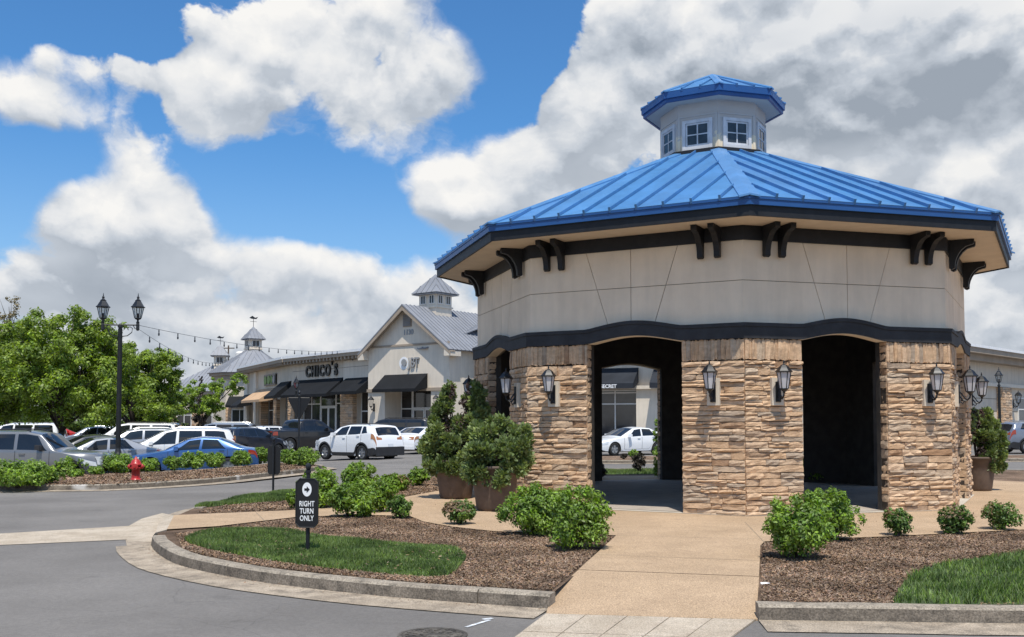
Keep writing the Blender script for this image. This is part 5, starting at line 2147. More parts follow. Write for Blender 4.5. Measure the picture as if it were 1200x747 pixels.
far = empty('far_shop', at(236, 134, 0), R(-14), 'far cream shop with a wide grey hipped roof and cupola, behind the young tree', 'shop building')
w = MB()
w.box(-5.5, 8, 0, 12, -.8, 5.6)
w.build('wall', M['cream'], far)
for x in (-5.4, -1.2, 3.0):
    stone_panel(far, x, x + 1.6, -.25, -.001, -.4, 3.4, int(20 + x))
for x in (-3.6, .6, 4.9):
    shopfront(far, x, x + 2.2, -.2, 3.2, -.05, [x + 1.1], [2.4])
MB().box(-5.8, 8.3, -.5, -.001, 5.2, 5.6).build('cornice', M['trim_tan'], far)
rf = MB()
clip_seams(rf, (-6.2, -.7, 5.6), (8.7, -.7, 5.6), (-1.2, 5, 9.4), (8.7, 5, 9.4), 28)
clip_seams(rf, (-6.2, 12.7, 5.6), (-6.2, -.7, 5.6), (-1.2, 5, 9.4), (-1.2, 5, 9.4), 26)
clip_seams(rf, (8.7, 12.7, 5.6), (-6.2, 12.7, 5.6), (8.7, 5, 9.4), (-1.2, 5, 9.4), 28)
rf.build('roof', M['grey_roof'], far)
small_cupola(far, Matrix.Translation((-.2, 5, 0)) @ Matrix.Rotation(R(25), 4, 'Z'), 1.5, 9.3, 10.7, 12.3, .5, 1, True)
MB().lathe([(.7, 8.3), (.7, 11.1), (.55, 11.3), (0, 11.35)], 16, cx=2.4, cy=6).build('roof_vent', M['trim_white'], far)
po = empty('utility_pole', at(267, 150, 0), 0, 'thin dark utility pole with a short crossarm rising behind the far roofs', 'pole')
MB().tube([(0, 0, -.5), (0, 0, 13.0)], [.16, .11], 6).build('post', M['wood'], po)
MB().box(-.9, .9, -.06, .06, 12.5, 12.65).build('crossarm', M['wood'], po)

# ------------------------------------------------------------------ cars


def interp(pts, x):
    xs = [p[0] for p in pts]
    return float(np.interp(x, xs, [p[1] for p in pts]))


def smooth_prof(pts, x, d=.05):
    return (interp(pts, x - d) + 2 * interp(pts, x) + interp(pts, x + d)) / 4


CARS = {
    'crossover': dict(L=4.6, W=1.86, wb=2.69, fo=.92, wr=.37, top=[(0, .78), (.05, .96), (.25, 1.05), (.95, 1.13), (1.15, 1.17), (1.85, 1.60), (2.4, 1.70), (3.5, 1.70), (4.1, 1.66), (4.2, 1.60), (4.46, 1.20), (4.54, 1.02), (4.6, .66)],
                      belt=[(0, .76), (1.2, 1.11), (3.2, 1.19), (4.0, 1.27), (4.6, 1.30)], ws=(1.24, 1.85), rw=(4.22, 4.45), wins=[(1.52, 2.5, 2.0, 2.54), (2.6, 3.5, 2.63, 3.44), (3.58, 3.98, 3.53, 3.74)], clad=True),
    'boxy_suv': dict(L=4.4, W=1.88, wb=2.67, fo=.86, wr=.37, top=[(0, .72), (.04, .98), (.2, 1.06), (1.15, 1.14), (1.28, 1.17), (1.78, 1.66), (2.2, 1.74), (3.9, 1.74), (4.15, 1.70), (4.3, 1.2), (4.36, 1.0), (4.4, .6)],
                     belt=[(0, .75), (1.2, 1.10), (4.4, 1.14)], ws=(1.33, 1.78), rw=(4.14, 4.29), wins=[(1.52, 2.42, 1.86, 2.44), (2.52, 3.32, 2.54, 3.32), (3.44, 4.06, 3.44, 4.02)], clad=True),
    'big_suv': dict(L=5.7, W=2.05, wb=3.4, fo=1.0, wr=.40, top=[(0, .8), (.05, 1.05), (.25, 1.14), (1.5, 1.24), (1.7, 1.28), (2.4, 1.82), (2.9, 1.92), (5.2, 1.91), (5.5, 1.82), (5.64, 1.2), (5.68, 1.0), (5.7, .65)],
                    belt=[(0, .8), (1.5, 1.16), (5.7, 1.22)], ws=(1.76, 2.42), rw=(5.5, 5.63), wins=[(2.05, 3.05, 2.5, 3.08), (3.16, 4.16, 3.18, 4.14), (4.28, 5.4, 4.28, 5.3)], clad=False),
    'sedan': dict(L=4.75, W=1.83, wb=2.75, fo=.93, wr=.335, top=[(0, .55), (.06, .68), (.3, .80), (1.15, .93), (1.35, .97), (2.2, 1.38), (2.7, 1.45), (3.3, 1.42), (4.05, 1.12), (4.25, 1.06), (4.6, 1.02), (4.7, .92), (4.75, .58)],
                  belt=[(0, .6), (1.3, .90), (3.2, .97), (4.75, 1.0)], ws=(1.42, 2.25), rw=(3.38, 4.08), wins=[(1.72, 2.62, 2.28, 2.68), (2.72, 3.58, 2.76, 3.28)], clad=False),
    'minivan': dict(L=5.1, W=1.98, wb=3.0, fo=.97, wr=.35, top=[(0, .62), (.06, .78), (.3, .92), (.95, 1.05), (1.1, 1.10), (2.05, 1.62), (2.6, 1.74), (4.2, 1.73), (4.75, 1.66), (4.98, 1.15), (5.05, .95), (5.1, .6)],
                    belt=[(0, .66), (1.1, 1.0), (5.1, 1.06)], ws=(1.18, 2.08), rw=(4.76, 4.95), wins=[(1.55, 2.55, 2.2, 2.6), (2.68, 3.62, 2.7, 3.6), (3.74, 4.66, 3.72, 4.5)], clad=False),
    'pickup': dict(L=5.85, W=2.05, wb=3.7, fo=.95, wr=.41, top=[(0, .85), (.05, 1.12), (.25, 1.20), (1.35, 1.28), (1.5, 1.32), (2.2, 1.84), (2.6, 1.93), (3.5, 1.92), (3.78, 1.84), (3.95, 1.36), (4.0, 1.31), (5.75, 1.31), (5.82, 1.2), (5.85, .7)],
                   belt=[(0, .9), (1.4, 1.20), (5.85, 1.22)], ws=(1.56, 2.22), rw=(3.80, 3.94), wins=[(1.85, 2.75, 2.28, 2.78), (2.86, 3.64, 2.88, 3.58)], clad=False),
}


def car_mesh_parts(kind):
    k = CARS[kind]
    L, W2, wr = k['L'], k['W'] / 2, k['wr']
    xf, xr = k['fo'], k['fo'] + k['wb']
    ra = wr * 1.16

    def half_w(x):
        f = 1 - .20 * (1 - sst(x / .75)) ** 1.6 - .10 * (1 - sst((L - x) / .55)) ** 1.4
        return W2 * f

    def ztop(x):
        return smooth_prof(k['top'], min(max(x, 0), L))

    CR = .05

    def zbelt(x):
        return min(interp(k['belt'], x), ztop(x) - CR - .015)

    def zbot(x):
        base = .24 + .10 * (1 - sst(x / .5)) + .10 * (1 - sst((L - x) / .5))
        for xc in (xf, xr):
            if abs(x - xc) < ra:
                base = max(base, wr + math.sqrt(max(0, ra * ra - (x - xc) ** 2)))
        return base

    def side(x, v):
        """v 0..1 sill to belt, 1..2 belt to roof edge"""
        w = half_w(x)
        zb, zl, zt = zbot(x), zbelt(x), ztop(x) - CR
        if v <= 1:
            z = zb + (zl - zb) * v
            h = (z - .25) / max(.2, zl - .25)
            y = w * (1 - .055 * (1 - h) ** 2 - .035 * max(0, h - .55) / .45)
            # crease under the belt
            return Vector((x, -y, z))
        t = v - 1
        z = zl + (zt - zl) * t
        y = w * .965 - (.26 if kind in ('boxy_suv', 'big_suv', 'pickup') else .40 if kind == 'crossover' else .34) * (z - zl) - .05 * t * t
        return Vector((x, -y, z))

    def top(x, t):
        e = side(x, 2)
        return Vector((x, e.y * t, ztop(x) - CR * t * t))

    st = set(np.round(np.concatenate([np.linspace(0, L, 80), [p[0] for p in k['top']], [xf - ra, xf - ra + .004, xf + ra - .004, xf + ra, xr - ra, xr - ra + .004, xr + ra - .004, xr + ra]]), 4))
    xs = sorted(x for x in st if 0 <= x <= L)
    SV = [0, .22, .45, .62, .8, .93, 1.0, 1.33, 1.66, 1.9, 2.0]
    TT = [.96, .82, .55, .25, 0, -.25, -.55, -.82, -.96]
    rows = []
    for x in xs:
        r_ = [side(x, v) for v in SV] + [top(x, t) for t in TT]
        r_ += [Vector((p.x, -p.y, p.z)) for p in reversed([side(x, v) for v in SV])]
        rows.append(r_)
    n = len(rows[0])
    vs = [p for r_ in rows for p in r_]
    fs = []
    for i in range(len(rows) - 1):
        for j in range(n - 1):
            fs.append((i * n + j, (i + 1) * n + j, (i + 1) * n + j + 1, i * n + j + 1))
    fs.append(tuple(range(n)))
    fs.append(tuple(range((len(rows) - 1) * n, len(rows) * n))[::-1])
    body = MB().add(vs, fs)
    parts = {'body': body}

    def patch(fn, nu, nv, off, mb=None):
        mb = mb or MB()
        P = [[fn(i / nu, j / nv) for j in range(nv + 1)] for i in range(nu + 1)]
        V = []
        for i in range(nu + 1):
            for j in range(nv + 1):
                a = P[min(i + 1, nu)][j] - P[max(i - 1, 0)][j]
                b = P[i][min(j + 1, nv)] - P[i][max(j - 1, 0)]
                nn = a.cross(b)
                nn = nn.normalized() if nn.length > 1e-9 else Vector((0, 0, 1))
                V.append((P[i][j], nn))
        c = sum((p for p, _ in V), Vector()) / len(V)
        mid = Vector((L / 2, 0, .7))
        sgn = 1 if sum(nn.dot(p - mid) for p, nn in V) > 0 else -1
        vs_ = [p + nn * sgn * off for p, nn in V]
        m = nv + 1
        mb.add(vs_, [(i * m + j, (i + 1) * m + j, (i + 1) * m + j + 1, i * m + j + 1) for i in range(nu) for j in range(nv)])
        return mb

    def side_patch(x0b, x1b, x0t, x1t, v0, v1, off, flip, nu=6, nv=4):
        def fn(u, v):
            x = (x0b + (x1b - x0b) * u) * (1 - v) + (x0t + (x1t - x0t) * u) * v
            p = side(x, v0 + (v1 - v0) * v)
            return Vector((p.x, -p.y, p.z)) if flip else p
        return patch(fn, nu, nv, off)
    parts['windows'] = []
    for flip in (False, True):
        for (a, b, c_, d_) in k['wins']:
            parts['windows'].append(side_patch(a, b, c_, d_, 1.08, 1.88, .006, flip))
    for key, (a, b) in (('windscreen', k['ws']), ('rear_window', k['rw'])):
        parts[key] = patch(lambda u, v, a=a, b=b: top(a + (b - a) * u, (-.90 + 1.80 * v) * (.93 if key == 'rear_window' else 1.0)), 8, 10, .007)
    # doors' seams
    seams = []
    ed = k['wins'][0][1] + .05
    xs_s = [k['ws'][0] + .12, ed] + ([k['wins'][1][1] + .06] if len(k['wins']) > 1 else [])
    sm = MB()
    for flip in (False, True):
        for x in xs_s:
            q_ = side_patch(x - .008, x + .008, x - .008, x + .008, .12, 1.0, .003, flip, 1, 8)
            sm.add(q_.v, q_.f)
        q_ = side_patch(xs_s[0], xs_s[-1], xs_s[0], xs_s[-1], .11, .125, .003, flip, 8, 1)
        sm.add(q_.v, q_.f)
    parts['door_seam'] = sm
    parts['handles'] = []
    for flip in (False, True):
        for x in xs_s[1:]:
            p = side(x - .2, .9)
            y = p.y if not flip else -p.y
            s_ = -1 if not flip else 1
            parts['handles'].append(MB().box(x - .3, x - .12, min(y, y + s_ * .035), max(y, y + s_ * .035), p.z - .018, p.z + .018))
    # cladding: sill and arches
    cls = []
    vh = .16 if k['clad'] else .07
    for flip in (False, True):
        cls.append(side_patch(xf + ra, xr - ra, xf + ra, xr - ra, 0, vh, .012, flip, 12, 2))
        if k['clad']:
            cls.append(side_patch(xr + ra + .02, L - .04, xr + ra + .02, L - .06, 0, .34, .014, flip, 6, 3))
            cls.append(side_patch(.05, xf - ra - .02, .05, xf - ra - .02, 0, .24, .014, flip, 5, 3))
        for xc in (xf, xr):
            ring = []
            for i in range(15):
                a = PI * i / 14
                for rr_ in (ra - .005, ra + (.075 if k['clad'] else .02)):
                    x = xc + rr_ * math.cos(a)
                    z = max(.26, wr + rr_ * math.sin(a))
                    x = min(max(x, .02), L - .02)
                    v_ = min(1, max(0, (z - .25) / max(.2, zbelt(x) - .25)))
                    w_ = half_w(x) * (1 - .055 * (1 - v_) ** 2 - .035 * max(0, v_ - .55) / .45)
                    ring.append(Vector((x, (-w_ - .012) if not flip else (w_ + .012), z)))
            cls.append(MB().add(ring, [(2 * i, 2 * i + 1, 2 * i + 3, 2 * i + 2) for i in range(14)]))
    parts['cladding'] = cls

    def end_patch(x, y0, y1, z0, z1, off, front=True):
        def fn(u, v):
            y = y0 + (y1 - y0) * u
            z = z0 + (z1 - z0) * v
            # follow the profile of the nose or tail
            lo, hi = (0, L * .35) if front else (L * .65, L)
            a, b = lo, hi
            for _ in range(18):
                m = (a + b) / 2
                inside_ = (ztop(m) - CR > z)
                if front:
                    (a, b) = (a, m) if inside_ else (m, b)
                else:
                    (a, b) = (m, b) if inside_ else (a, m)
            xx = (a + b) / 2
            cv = .012 * (abs(y) / W2) ** 2.5
            xx = max(xx, .0) + cv if front else min(xx, L) - cv
            return Vector((xx + (-off if front else off), y, z))
        return fn
    zf = k['top'][0][1]
    zn = k['top'][1][1]
    zt1 = k['top'][-1][1]
    zt2 = k['top'][-2][1]

    def slab(y0, y1, z0, z1, off, front, nu=4, nv=2, th=.03):
        fn = end_patch(0, y0, y1, z0, z1, off, front)
        mb = MB()
        P = [fn(i / nu, j / nv) for i in range(nu + 1) for j in range(nv + 1)]
        sgn = 1 if front else -1
        Q = [p + Vector((sgn * (th + off + .03), 0, 0)) for p in P]
        m = nv + 1
        nP = len(P)
        fs_ = [(i * m + j, (i + 1) * m + j, (i + 1) * m + j + 1, i * m + j + 1) for i in range(nu) for j in range(nv)]
        fs_ += [tuple(a + nP for a in f[::-1]) for f in fs_]
        edge = [i * m for i in range(nu + 1)] + [nu * m + j for j in range(1, nv + 1)] + [i * m + nv for i in range(nu - 1, -1, -1)] + [j for j in range(nv - 1, 0, -1)]
        for a, b in zip(edge, edge[1:] + edge[:1]):
            fs_.append((a, b, b + nP, a + nP))
        return mb.add(P + Q, fs_)
    parts['grille'] = slab(-W2 * .48, W2 * .48, .48, zf + .04, .012, True)
    parts['bumper'] = [slab(-W2 * .78, W2 * .78, .24, .42, .03, True), slab(-W2 * .90, W2 * .90, .26, .26 + (.40 if k['clad'] else .16), .03, False, 8, 2)]
    parts['headlights'] = [side_patch(.08, .50, .12, .55, .72, .97, .012, f, 4, 2) for f in (False, True)]
    hl = [slab(s * W2 * .50, s * W2 * .80, zf - .02, zn - .04, .012, True, 3, 2) for s in (-1, 1)]
    for a, b in zip(parts['headlights'], hl):
        a.add(b.v, b.f)
    zl0, zl1 = (.98, 1.14) if kind not in ('sedan',) else (.76, .92)
    if kind in ('boxy_suv', 'big_suv', 'pickup', 'minivan'):
        zl0, zl1 = .95, 1.28 if kind != 'pickup' else 1.2
    tl = [slab(s * W2 * .50, s * W2 * .84, zl0, zl1, .012, False, 3, 2) for s in (-1, 1)]
    sv = .74
    sp = [side_patch(L - .36, L - .03, L - .36, L - .05, sv, .97, .012, f, 4, 2) for f in (False, True)]
    for a, b in zip(tl, sp):
        a.add(b.v, b.f)
    parts['taillights'] = tl
    zp = .72 if kind != 'sedan' else .82
    parts['plates'] = [slab(-.16, .16, zp - .08, zp + .08, .022, False, 2, 1), slab(-.16, .16, .42, .54, .03, True, 2, 1)]
    um = MB()
    um.box(.25, L - .25, -W2 * .70, W2 * .70, .20, .62)
    for xc in (xf, xr):
        um.box(xc - ra * .98, xc + ra * .98, -W2 * .72, W2 * .72, .3, wr + ra * .98)
    parts['underbody'] = um
    parts['mirrors'] = []
    mx = k['ws'][0] + .42
    for s in (-1, 1):
        p = side(mx, 1.12)
        y = p.y * (-s) if s > 0 else p.y
        y0 = y
        m = MB()
        m.hexa([(mx - .10, y0 - (0 if s > 0 else .22), p.z - .02), (mx + .07, y0 - (0 if s > 0 else .20), p.z), (mx - .08, y0 + (.22 if s > 0 else 0), p.z - .03), (mx + .07, y0 + (.20 if s > 0 else 0), p.z),
                (mx - .07, y0 - (0 if s > 0 else .20), p.z + .13), (mx + .07, y0 - (0 if s > 0 else .19), p.z + .14), (mx - .06, y0 + (.20 if s > 0 else 0), p.z + .13), (mx + .07, y0 + (.19 if s > 0 else 0), p.z + .14)])
        parts['mirrors'].append(m)
    parts['geo'] = (L, W2, wr, xf, xr)
    if kind in ('crossover', 'big_suv', 'boxy_suv', 'minivan'):
        rr_ = MB()
        for s in (-1, 1):
            pts = []
            for i in range(9):
                x = k['ws'][1] + .35 + (k['rw'][0] - .35 - k['ws'][1] - .35) * i / 8
                e = side(x, 2)
                pts.append((x, s * (abs(e.y) - .10), ztop(x) - .02 + (.045 if 0 < i < 8 else .0)))
            rr_.tube(pts, .018, 5)
        parts['rails'] = rr_
    return parts


WH = {}


def wheel_meshes(wr, dark):
    key = (wr, dark)
    if key in WH:
        return WH[key]
    R90 = Matrix.Rotation(PI / 2, 4, 'X')
    ty = MB().lathe([(wr * .64, -.10), (wr * .93, -.115), (wr, -.08), (wr, .08), (wr * .93, .115), (wr * .64, .10), (wr * .64, -.10)], 24, M=R90)
    ty.f = [f for f in ty.f if len(f) == 4]
    ty.mi = [0] * len(ty.f)
    rim = MB()
    rim.lathe([(wr * .56, -.02), (wr * .66, -.085), (wr * .68, -.085), (wr * .64, -.02), (wr * .64, .02), (.0, .02)], 24, M=R90)
    for i in range(5):
        T = Matrix.Rotation(2 * PI * i / 5, 4, 'Y')
        for d in (-.14, .14):
            T2 = T @ Matrix.Rotation(d, 4, 'Y')
            rim.box(-.025, .025, .02, .075, .03, wr * .62, M=T2)
    rim.lathe([(.06, -.085), (.06, .0)], 12, M=R90)
    # rims face +y on the mesh; turned for each side
    shade_disc = MB().lathe([(wr * .56, -.015), (wr * .56, .005)], 20, M=R90)  # black disc put in for the shade behind the spokes
    WH[key] = (ty.mesh('tyre', M['tyre'], True), rim.mesh('rim', M['rim_dark' if dark else 'rim']), shade_disc.mesh('brake_shadow', M['tyre']))
    return WH[key]


CK = {}


def car(kind, loc, heading, paint, label, name='parked_car', tails='tail', dark=False, cat='car', group='cars in the car park', bed=False, zoff=0.0):
    """heading: direction the nose points, degrees, 0 = right, 90 = away"""
    if kind not in CK:
        p = car_mesh_parts(kind)
        me = {}
        for key, v in p.items():
            if key == 'geo':
                continue
            sm = key in ('body', 'windscreen', 'rear_window')
            me[key] = [x.mesh(key, M['plastic'], sm) for x in v] if isinstance(v, list) else v.mesh(key, M['plastic'], sm)
        CK[kind] = (me, p['geo'])
    me, (L, W2, wr, xf, xr) = CK[kind]
    root = empty(name, (loc[0], loc[1], loc[2] + zoff), R(heading), label, cat, group)
    # mesh x runs from nose to tail: turn it so that +x of the root is the nose
    T = Matrix.Rotation(PI, 4, 'Z') @ Matrix.Translation((-L / 2, 0, 0))

    def put(pname, mesh_, m, par=root):
        key = (mesh_.name, m)
        if key not in CK:
            c = mesh_.copy()
            c.materials.clear()
            c.materials.append(M[m])
            CK[key] = c
        return link(pname, CK[key], par, T if par is root else None)
    body = put('body', me['body'], 'paint_' + paint)
    put('underbody', me['underbody'], 'plastic')
    for c_ in me['cladding']:
        put('cladding', c_, 'plastic' if CARS[kind]['clad'] else 'paint_' + paint)
    for w_ in me['windows']:
        put('window', w_, 'car_glass')
    put('windscreen', me['windscreen'], 'car_glass')
    put('rear_window', me['rear_window'], 'car_glass')
    put('door_seam', me['door_seam'], 'plastic')
    for h in me['handles']:
        put('door_handle', h, 'paint_' + paint)
    put('grille', me['grille'], 'plastic')
    for b_ in me['bumper']:
        put('bumper', b_, 'plastic' if CARS[kind]['clad'] or kind == 'pickup' else 'paint_' + paint)
    for h in me['headlights']:
        put('headlight', h, 'lamp_glass')
    for h in me['taillights']:
        put('taillight', h, tails)
    for h in me['plates']:
        put('licence_plate', h, 'plate')
    for h in me['mirrors']:
        put('mirror', h, 'paint_' + paint if paint not in ('grey',) else 'plastic')
    if 'rails' in me:
        put('roof_rail', me['rails'], 'plastic' if paint in ('white', 'black', 'navy', 'grey') else 'rim')
    ty, rim, shade_disc = wheel_meshes(wr, dark)
    for xc in (xf, xr):
        for s in (-1, 1):
            w_ = link('wheel', ty, root, T @ Matrix.Translation((xc, s * (W2 - .13), wr)) @ (Matrix.Identity(4) if s > 0 else Matrix.Rotation(PI, 4, 'Z')))
            link('rim', rim, w_)
            link('spoke_shade', shade_disc, w_)
    return root


car('crossover', at(420, 47.5, -.24), 139, 'white', 'white crossover SUV with dark cladding, seen from behind at an angle', 'suv', 'tail_amber')
car('sedan', at(499, 54.5, -.14), 62, 'white', 'white sedan partly hidden by the potted evergreens', 'sedan', 'tail_amber')
car('big_suv', at(457, 60.5, -.14), 166, 'black', 'long black SUV parked before the gabled shop', 'suv')
car('pickup', at(357, 60, -.2), 48, 'black', 'black pickup truck behind the post with the triangular sign', 'pickup_truck', dark=False, cat='pickup truck')
car('crossover', at(292, 54.5, -.42), 62, 'navy', 'dark navy SUV seen from behind, left of the black pickup', 'suv', 'tail_amber')
car('crossover', at(322, 63, -.4), 58, 'white', 'white car showing only its corner between the navy SUV and the pickup', 'hatchback')
car('crossover', at(303, 72, -.42), 30, 'charcoal', 'dark grey SUV roof behind the navy SUV, below the small black awning', 'suv')
car('sedan', at(229, 37.6, -.42), 191, 'blue', 'bright blue sedan behind the kerb shrubs', 'sedan')
car('minivan', at(207, 42.5, -.42), 197, 'pearl', 'pearl white minivan behind the blue sedan', 'minivan')
car('boxy_suv', at(45, 31.0, -.42), 2, 'grey', 'matt grey boxy SUV at the left edge, nose to the right', 'suv', dark=True)
car('crossover', at(160, 46, -.42), 205, 'silver', 'silver SUV with dark windows behind the lamp post', 'suv')
car('sedan', at(112, 37, -.42), 214, 'silver', 'silver sedan just right of the grey boxy SUV, left of the lamp post', 'sedan')
car('sedan', at(100, 43, -.42), 214, 'charcoal', 'dark grey sedan behind the silver sedan, at the trunk of the broad tree', 'sedan')
car('big_suv', at(150, 58, -.42), 195, 'white', 'tall white SUV behind the lamp post, higher than the cars before it', 'suv')
car('pickup', at(196, 66, -.42), 190, 'black', 'black pickup truck between the tall white SUV and the young tree', 'pickup_truck', cat='pickup truck')
car('big_suv', at(18, 60, -.42), 186, 'white', 'white SUV roof above the grey boxy SUV at the far left', 'suv')
car('big_suv', at(252, 68, -.42), 184, 'bluegrey', 'long pale grey SUV behind the pearl minivan', 'suv')
car('sedan', at(68, 66, -.42), 30, 'red', 'red car showing a bit of its roof left of the tree trunk', 'sedan', zoff=.32)
car('crossover', at(110, 62, -.42), 200, 'bluegrey', 'blue grey SUV roof right of the red car, behind the tree trunk', 'suv')
car('sedan', at(734, 51.5, -.14), 212, 'white', 'white sedan seen through the left archway', 'sedan')
car('crossover', at(1216, 54, -.12), 8, 'bluegrey', 'blue grey SUV cut by the right edge of the picture', 'suv', cat='car')

# ------------------------------------------------------------------ street furniture
HX = Matrix.Rotation(PI / 6, 4, 'Z')


def post_lantern(parent, T, s=1.0):
    b = MB()
    b.lathe([(.02, -.16), (.05, -.14), (.06, -.08), (.035, -.05), (.035, 0), (.10, .03), (.115, .05), (.115, .07)], 8, M=T @ HX)
    lo, hi = hexring(.115, .07), hexring(.20, .45)
    for i in range(6):
        b.tube([lo[i], hi[i]], .014, 4, M=T)
        b.tube([hi[i], hi[(i + 1) % 6]], .014, 4, M=T)
    b.lathe([(.245, .44), (.25, .46), (.20, .50), (.13, .62), (.10, .66), (.105, .69), (.06, .72), (.035, .76), (.05, .80), (.02, .84), (.006, .95)], 6, M=T @ HX)
    b.lathe([(.05, .07), (.05, .22), (.02, .24)], 8, M=T)
    o = b.build('lantern', M['iron'], parent)
    for i in range(6):
        j = (i + 1) % 6
        p = [Vector(q_) for q_ in (lo[i], lo[j], hi[j], hi[i])]
        for v_ in p:
            v_.x *= .95
            v_.y *= .95
        MB().add(p, [(0, 1, 2, 3)], M=T).build('pane', M['clear'], o)
    return o


def clear_mat():
    m = bpy.data.materials.new('clear_glass')
    m.use_nodes = True
    t = NT(m.node_tree)
    tr = t.new('ShaderNodeBsdfTransparent')
    tr.inputs[0].default_value = (.86, .90, .92, 1)
    gl = t.new('ShaderNodeBsdfGlossy')
    gl.inputs['Roughness'].default_value = .08
    mx = t.new('ShaderNodeMixShader')
    mx.inputs[0].default_value = .22
    t.l.new(tr.outputs[0], mx.inputs[1])
    t.l.new(gl.outputs[0], mx.inputs[2])
    t.l.new(mx.outputs[0], t.n['Material Output'].inputs[0])
    return m


M['clear'] = clear_mat()


def lamp_post(loc, h, label, heads, rz=0.0, group='lamp posts'):
    o = empty('lamp_post', loc, rz, label, 'lamp post', group)
    b = MB()
    b.lathe([(.19, -.3), (.19, .10), (.16, .14), (.15, .45), (.11, .55), (.095, .62), (.085, .66)], 12)
    n = 12
    prof = []
    b.lathe([(.078, .66), (.064, h - .12), (.09, h - .10), (.09, h - .03), (.05, h), (.02, h + .04)], 12)
    for i in range(10):
        a = 2 * PI * i / 10
        b.tube([(.082 * math.cos(a), .082 * math.sin(a), .7), (.068 * math.cos(a), .068 * math.sin(a), h - .15)], .009, 4)
    b.build('pole', M['iron_rough'], o)
    if heads == 2:
        a = MB()
        sp = .60
        a.tube([(-sp, 0, h - .02), (sp, 0, h - .02)], .026, 6)
        for s in (-1, 1):
            a.tube([(s * .07, 0, h - .42), (s * .25, 0, h - .40), (s * .40, 0, h - .28), (s * .42, 0, h - .14), (s * .33, 0, h - .08), (s * .25, 0, h - .14), (s * .28, 0, h - .2)], .017, 5)
            a.tube([(s * .45, 0, h - .04), (s * .5, 0, h - .14), (s * sp, 0, h - .16)], .016, 5)
            a.lathe([(.03, h - .22), (.06, h - .18), (.06, h - .0), (.04, h + .06)], 8, cx=s * sp)
        a.build('crossarm', M['iron_rough'], o)
        for s in (-1, 1):
            post_lantern(o, Matrix.Translation((s * sp, 0, h + .16)))
    else:
        post_lantern(o, Matrix.Translation((0, 0, h + .1)))
    return o


lp = lamp_post(gp(138, 548, -.02), 5.02, 'tall black lamp post with two lanterns on a scrolled arm in the kerb shrubs', 2, R(4))
lamp_post(at(1171, 60, -.05), 3.85, 'black single-lantern lamp post before the stone pilaster at the far right', 1)
lamp_post(at(347, 71, -.2), 4.0, 'small far lamp post whose lantern shows before the wide black awning', 1)

# octagonal RIGHT TURN ONLY sign on a post


def oct_board(hw, hh, c):
    return [(-hw + c, -hh), (hw - c, -hh), (hw, -hh + c), (hw, hh - c), (hw - c, hh), (-hw + c, hh), (-hw, hh - c), (-hw, -hh + c)]


def turn_sign(loc, rz, label, zc=.61, hw=.142, hh=.30, face=True, wide=1.0):
    o = empty('traffic_sign', loc, rz, label, 'traffic sign', 'black signs on posts')
    b = MB()
    b.lathe([(.026, -.3), (.026, zc + hh + .06), (.036, zc + hh + .065), (.036, zc + hh + .095), (.022, zc + hh + .10), (.034, zc + hh + .12), (.038, zc + hh + .145), (.030, zc + hh + .17), (.012, zc + hh + .185)], 10)
    b.build('post', M['iron'], o)
    d = MB().yprism([(x, z + zc) for x, z in oct_board(hw, hh, .05)], -.048, -.030)
    bd = d.build('board', M['sign_black'], o)
    bo = MB()
    pts = [(x, -.052, z + zc) for x, z in oct_board(hw - .004, hh - .004, .048)]
    for a_, b_ in zip(pts, pts[1:] + pts[:1]):
        bo.tube([a_, b_], .006, 5)
    bo.build('border', M['iron_rough'], bd)
    if face:
        MB().lathe([(1, -.002), (1, .002)], 32, M=Matrix.Translation((0, -.0505, zc + .165)) @ Matrix.Rotation(PI / 2, 4, 'X') @ Matrix.Diagonal((.058, .085, 1, 1))).build('disc', M['sign_white'], bd)
        ar = [(-.032, .014), (-.002, .014), (-.002, .040), (.036, 0), (-.002, -.040), (-.002, -.014), (-.032, -.014)]
        MB().yprism([(x, z + zc + .165) for x, z in ar], -.0555, -.0535).build('arrow', M['sign_black'], bd)
        for i, wd in enumerate(('RIGHT', 'TURN', 'ONLY')):
            text_on(bd, wd, 0, -.0515, zc - .012 - i * .088, .090, 'sign_white', .0015, .0018, .70, 1.05)
    return o


turn_sign(gp(360.5, 648, -.01), R(-6), 'black octagonal RIGHT TURN ONLY sign with white arrow on a post in the near grass')
turn_sign(gp(320, 577, -.01), R(176), 'plain black back of an octagonal sign on a post by the street', zc=.72, hw=.145, hh=.325)

ys = empty('yield_sign', gp(350, 546.5, -.02), R(12), 'black back of a triangular yield sign on a post at the kerb end', 'traffic sign')
b = MB()
b.lathe([(.05, -.3), (.05, .15), (.035, .18), (.035, 2.50), (.05, 2.52), (.05, 2.56), (.03, 2.58), (.05, 2.62), (.05, 2.66), (.015, 2.74)], 10)
b.build('post', M['iron'], ys)
tri = [(-.40, 2.42), (-.36, 2.46), (.36, 2.46), (.40, 2.42), (.045, 1.72), (0, 1.69), (-.045, 1.72)]
bd = MB().yprism(tri, .04, .06).build('board', M['sign_black'], ys)
fr = MB()
pts = [(x, .05, z) for x, z in tri]
for a_, b_ in zip(pts, pts[1:] + pts[:1]):
    fr.tube([a_, b_], .012, 5)
fr.build('border', M['iron_rough'], bd)

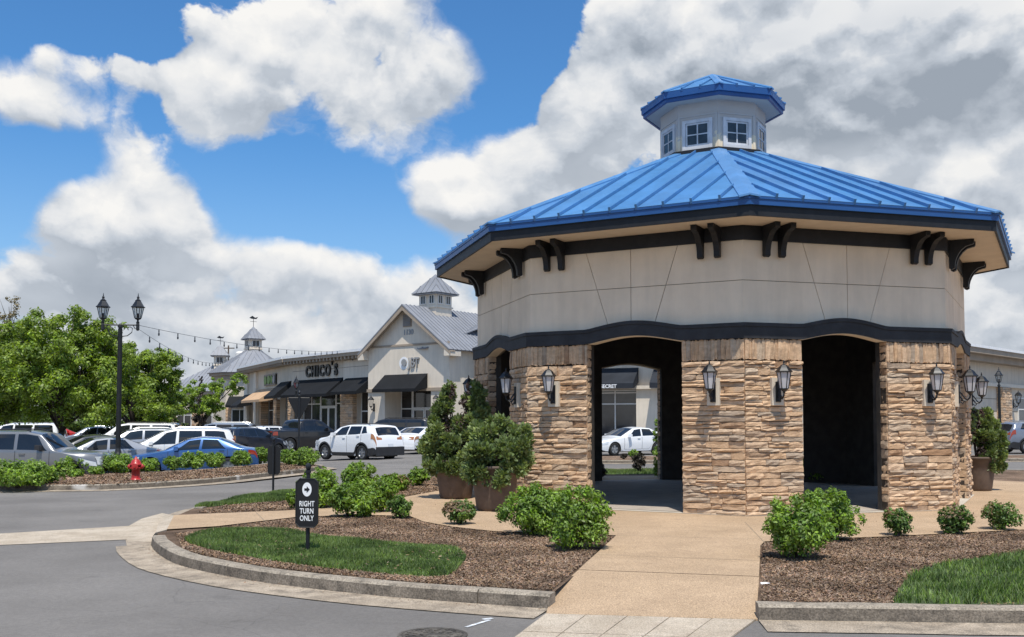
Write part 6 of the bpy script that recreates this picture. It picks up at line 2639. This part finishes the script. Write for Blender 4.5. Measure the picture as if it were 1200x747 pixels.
hy = empty('fire_hydrant', gp(159, 562.8, -.01), R(10), 'red fire hydrant standing in the mulch by the kerb', 'fire hydrant')
MB().lathe([(.15, -.1), (.15, .03), (.125, .035), (.115, .06), (.110, .30), (.115, .305), (.155, .31), (.155, .345), (.118, .35), (.115, .40)], 18).build('barrel', M['red'], hy, True)
MB().lathe([(.165, .40), (.165, .435), (.14, .45), (.125, .50), (.09, .55), (.045, .575), (.04, .60), (.028, .605), (.028, .635), (0, .64)], 18).build('bonnet', M['red'], hy, True)
for (a, rr_, ln) in ((0, .055, .19), (PI, .055, .19), (-PI / 2, .075, .175)):
    T = Matrix.Rotation(a, 4, 'Z') @ Matrix.Translation((0, 0, .37)) @ Matrix.Rotation(PI / 2, 4, 'Y')
    MB().lathe([(rr_ * .8, .08), (rr_ * .8, ln - .06), (rr_ * 1.15, ln - .055), (rr_ * 1.15, ln), (rr_ * .4, ln + .005), (rr_ * .4, ln + .035), (0, ln + .035)], 12, M=T).build('nozzle_cap', M['red'], hy)


# string lights
def string_lights(p0, p1, sag, n, label):
    o = empty('string_lights', p0, 0, label, 'string lights', 'strings of festoon bulbs')
    d = p1 - p0
    pts = [d * (i / 40) + Vector((0, 0, -sag * 4 * (i / 40) * (1 - i / 40))) for i in range(41)]
    MB().tube(pts, .008, 4).build('wire', M['iron'], o)
    bm_ = MB().lathe([(.012, 0), (.022, -.02), (.024, -.09), (.018, -.11), (.034, -.15), (.036, -.19), (.024, -.23), (0, -.24)], 8).mesh('bulb', M['bulb'])
    for i in range(1, n):
        t = i / n
        link('bulb', bm_, o, Matrix.Translation(d * t + Vector((0, 0, -sag * 4 * t * (1 - t)))))


lh = lp.matrix_basis @ Vector((.6, 0, 5.0))
string_lights(lh, Vector((-13.2, 77.3, 7.05)), .35, 20, 'upper string of festoon bulbs from the lamp post to the shop parapet')
string_lights(lh + Vector((0, 0, -.12)), Vector((-28.0, 99, 8.0)), .9, 20, 'lower string of festoon bulbs from the lamp post towards the turret shop')
string_lights(Vector((-13.2, 77.3, 6.6)), Vector((-4.4, 69.0, 6.9)), .45, 9, 'string of festoon bulbs across the gabled shop front')
string_lights(Vector((33.0, 64, 7.4)), Vector((52, 74, 7.6)), .3, 10, 'string of festoon bulbs over the far right shop')
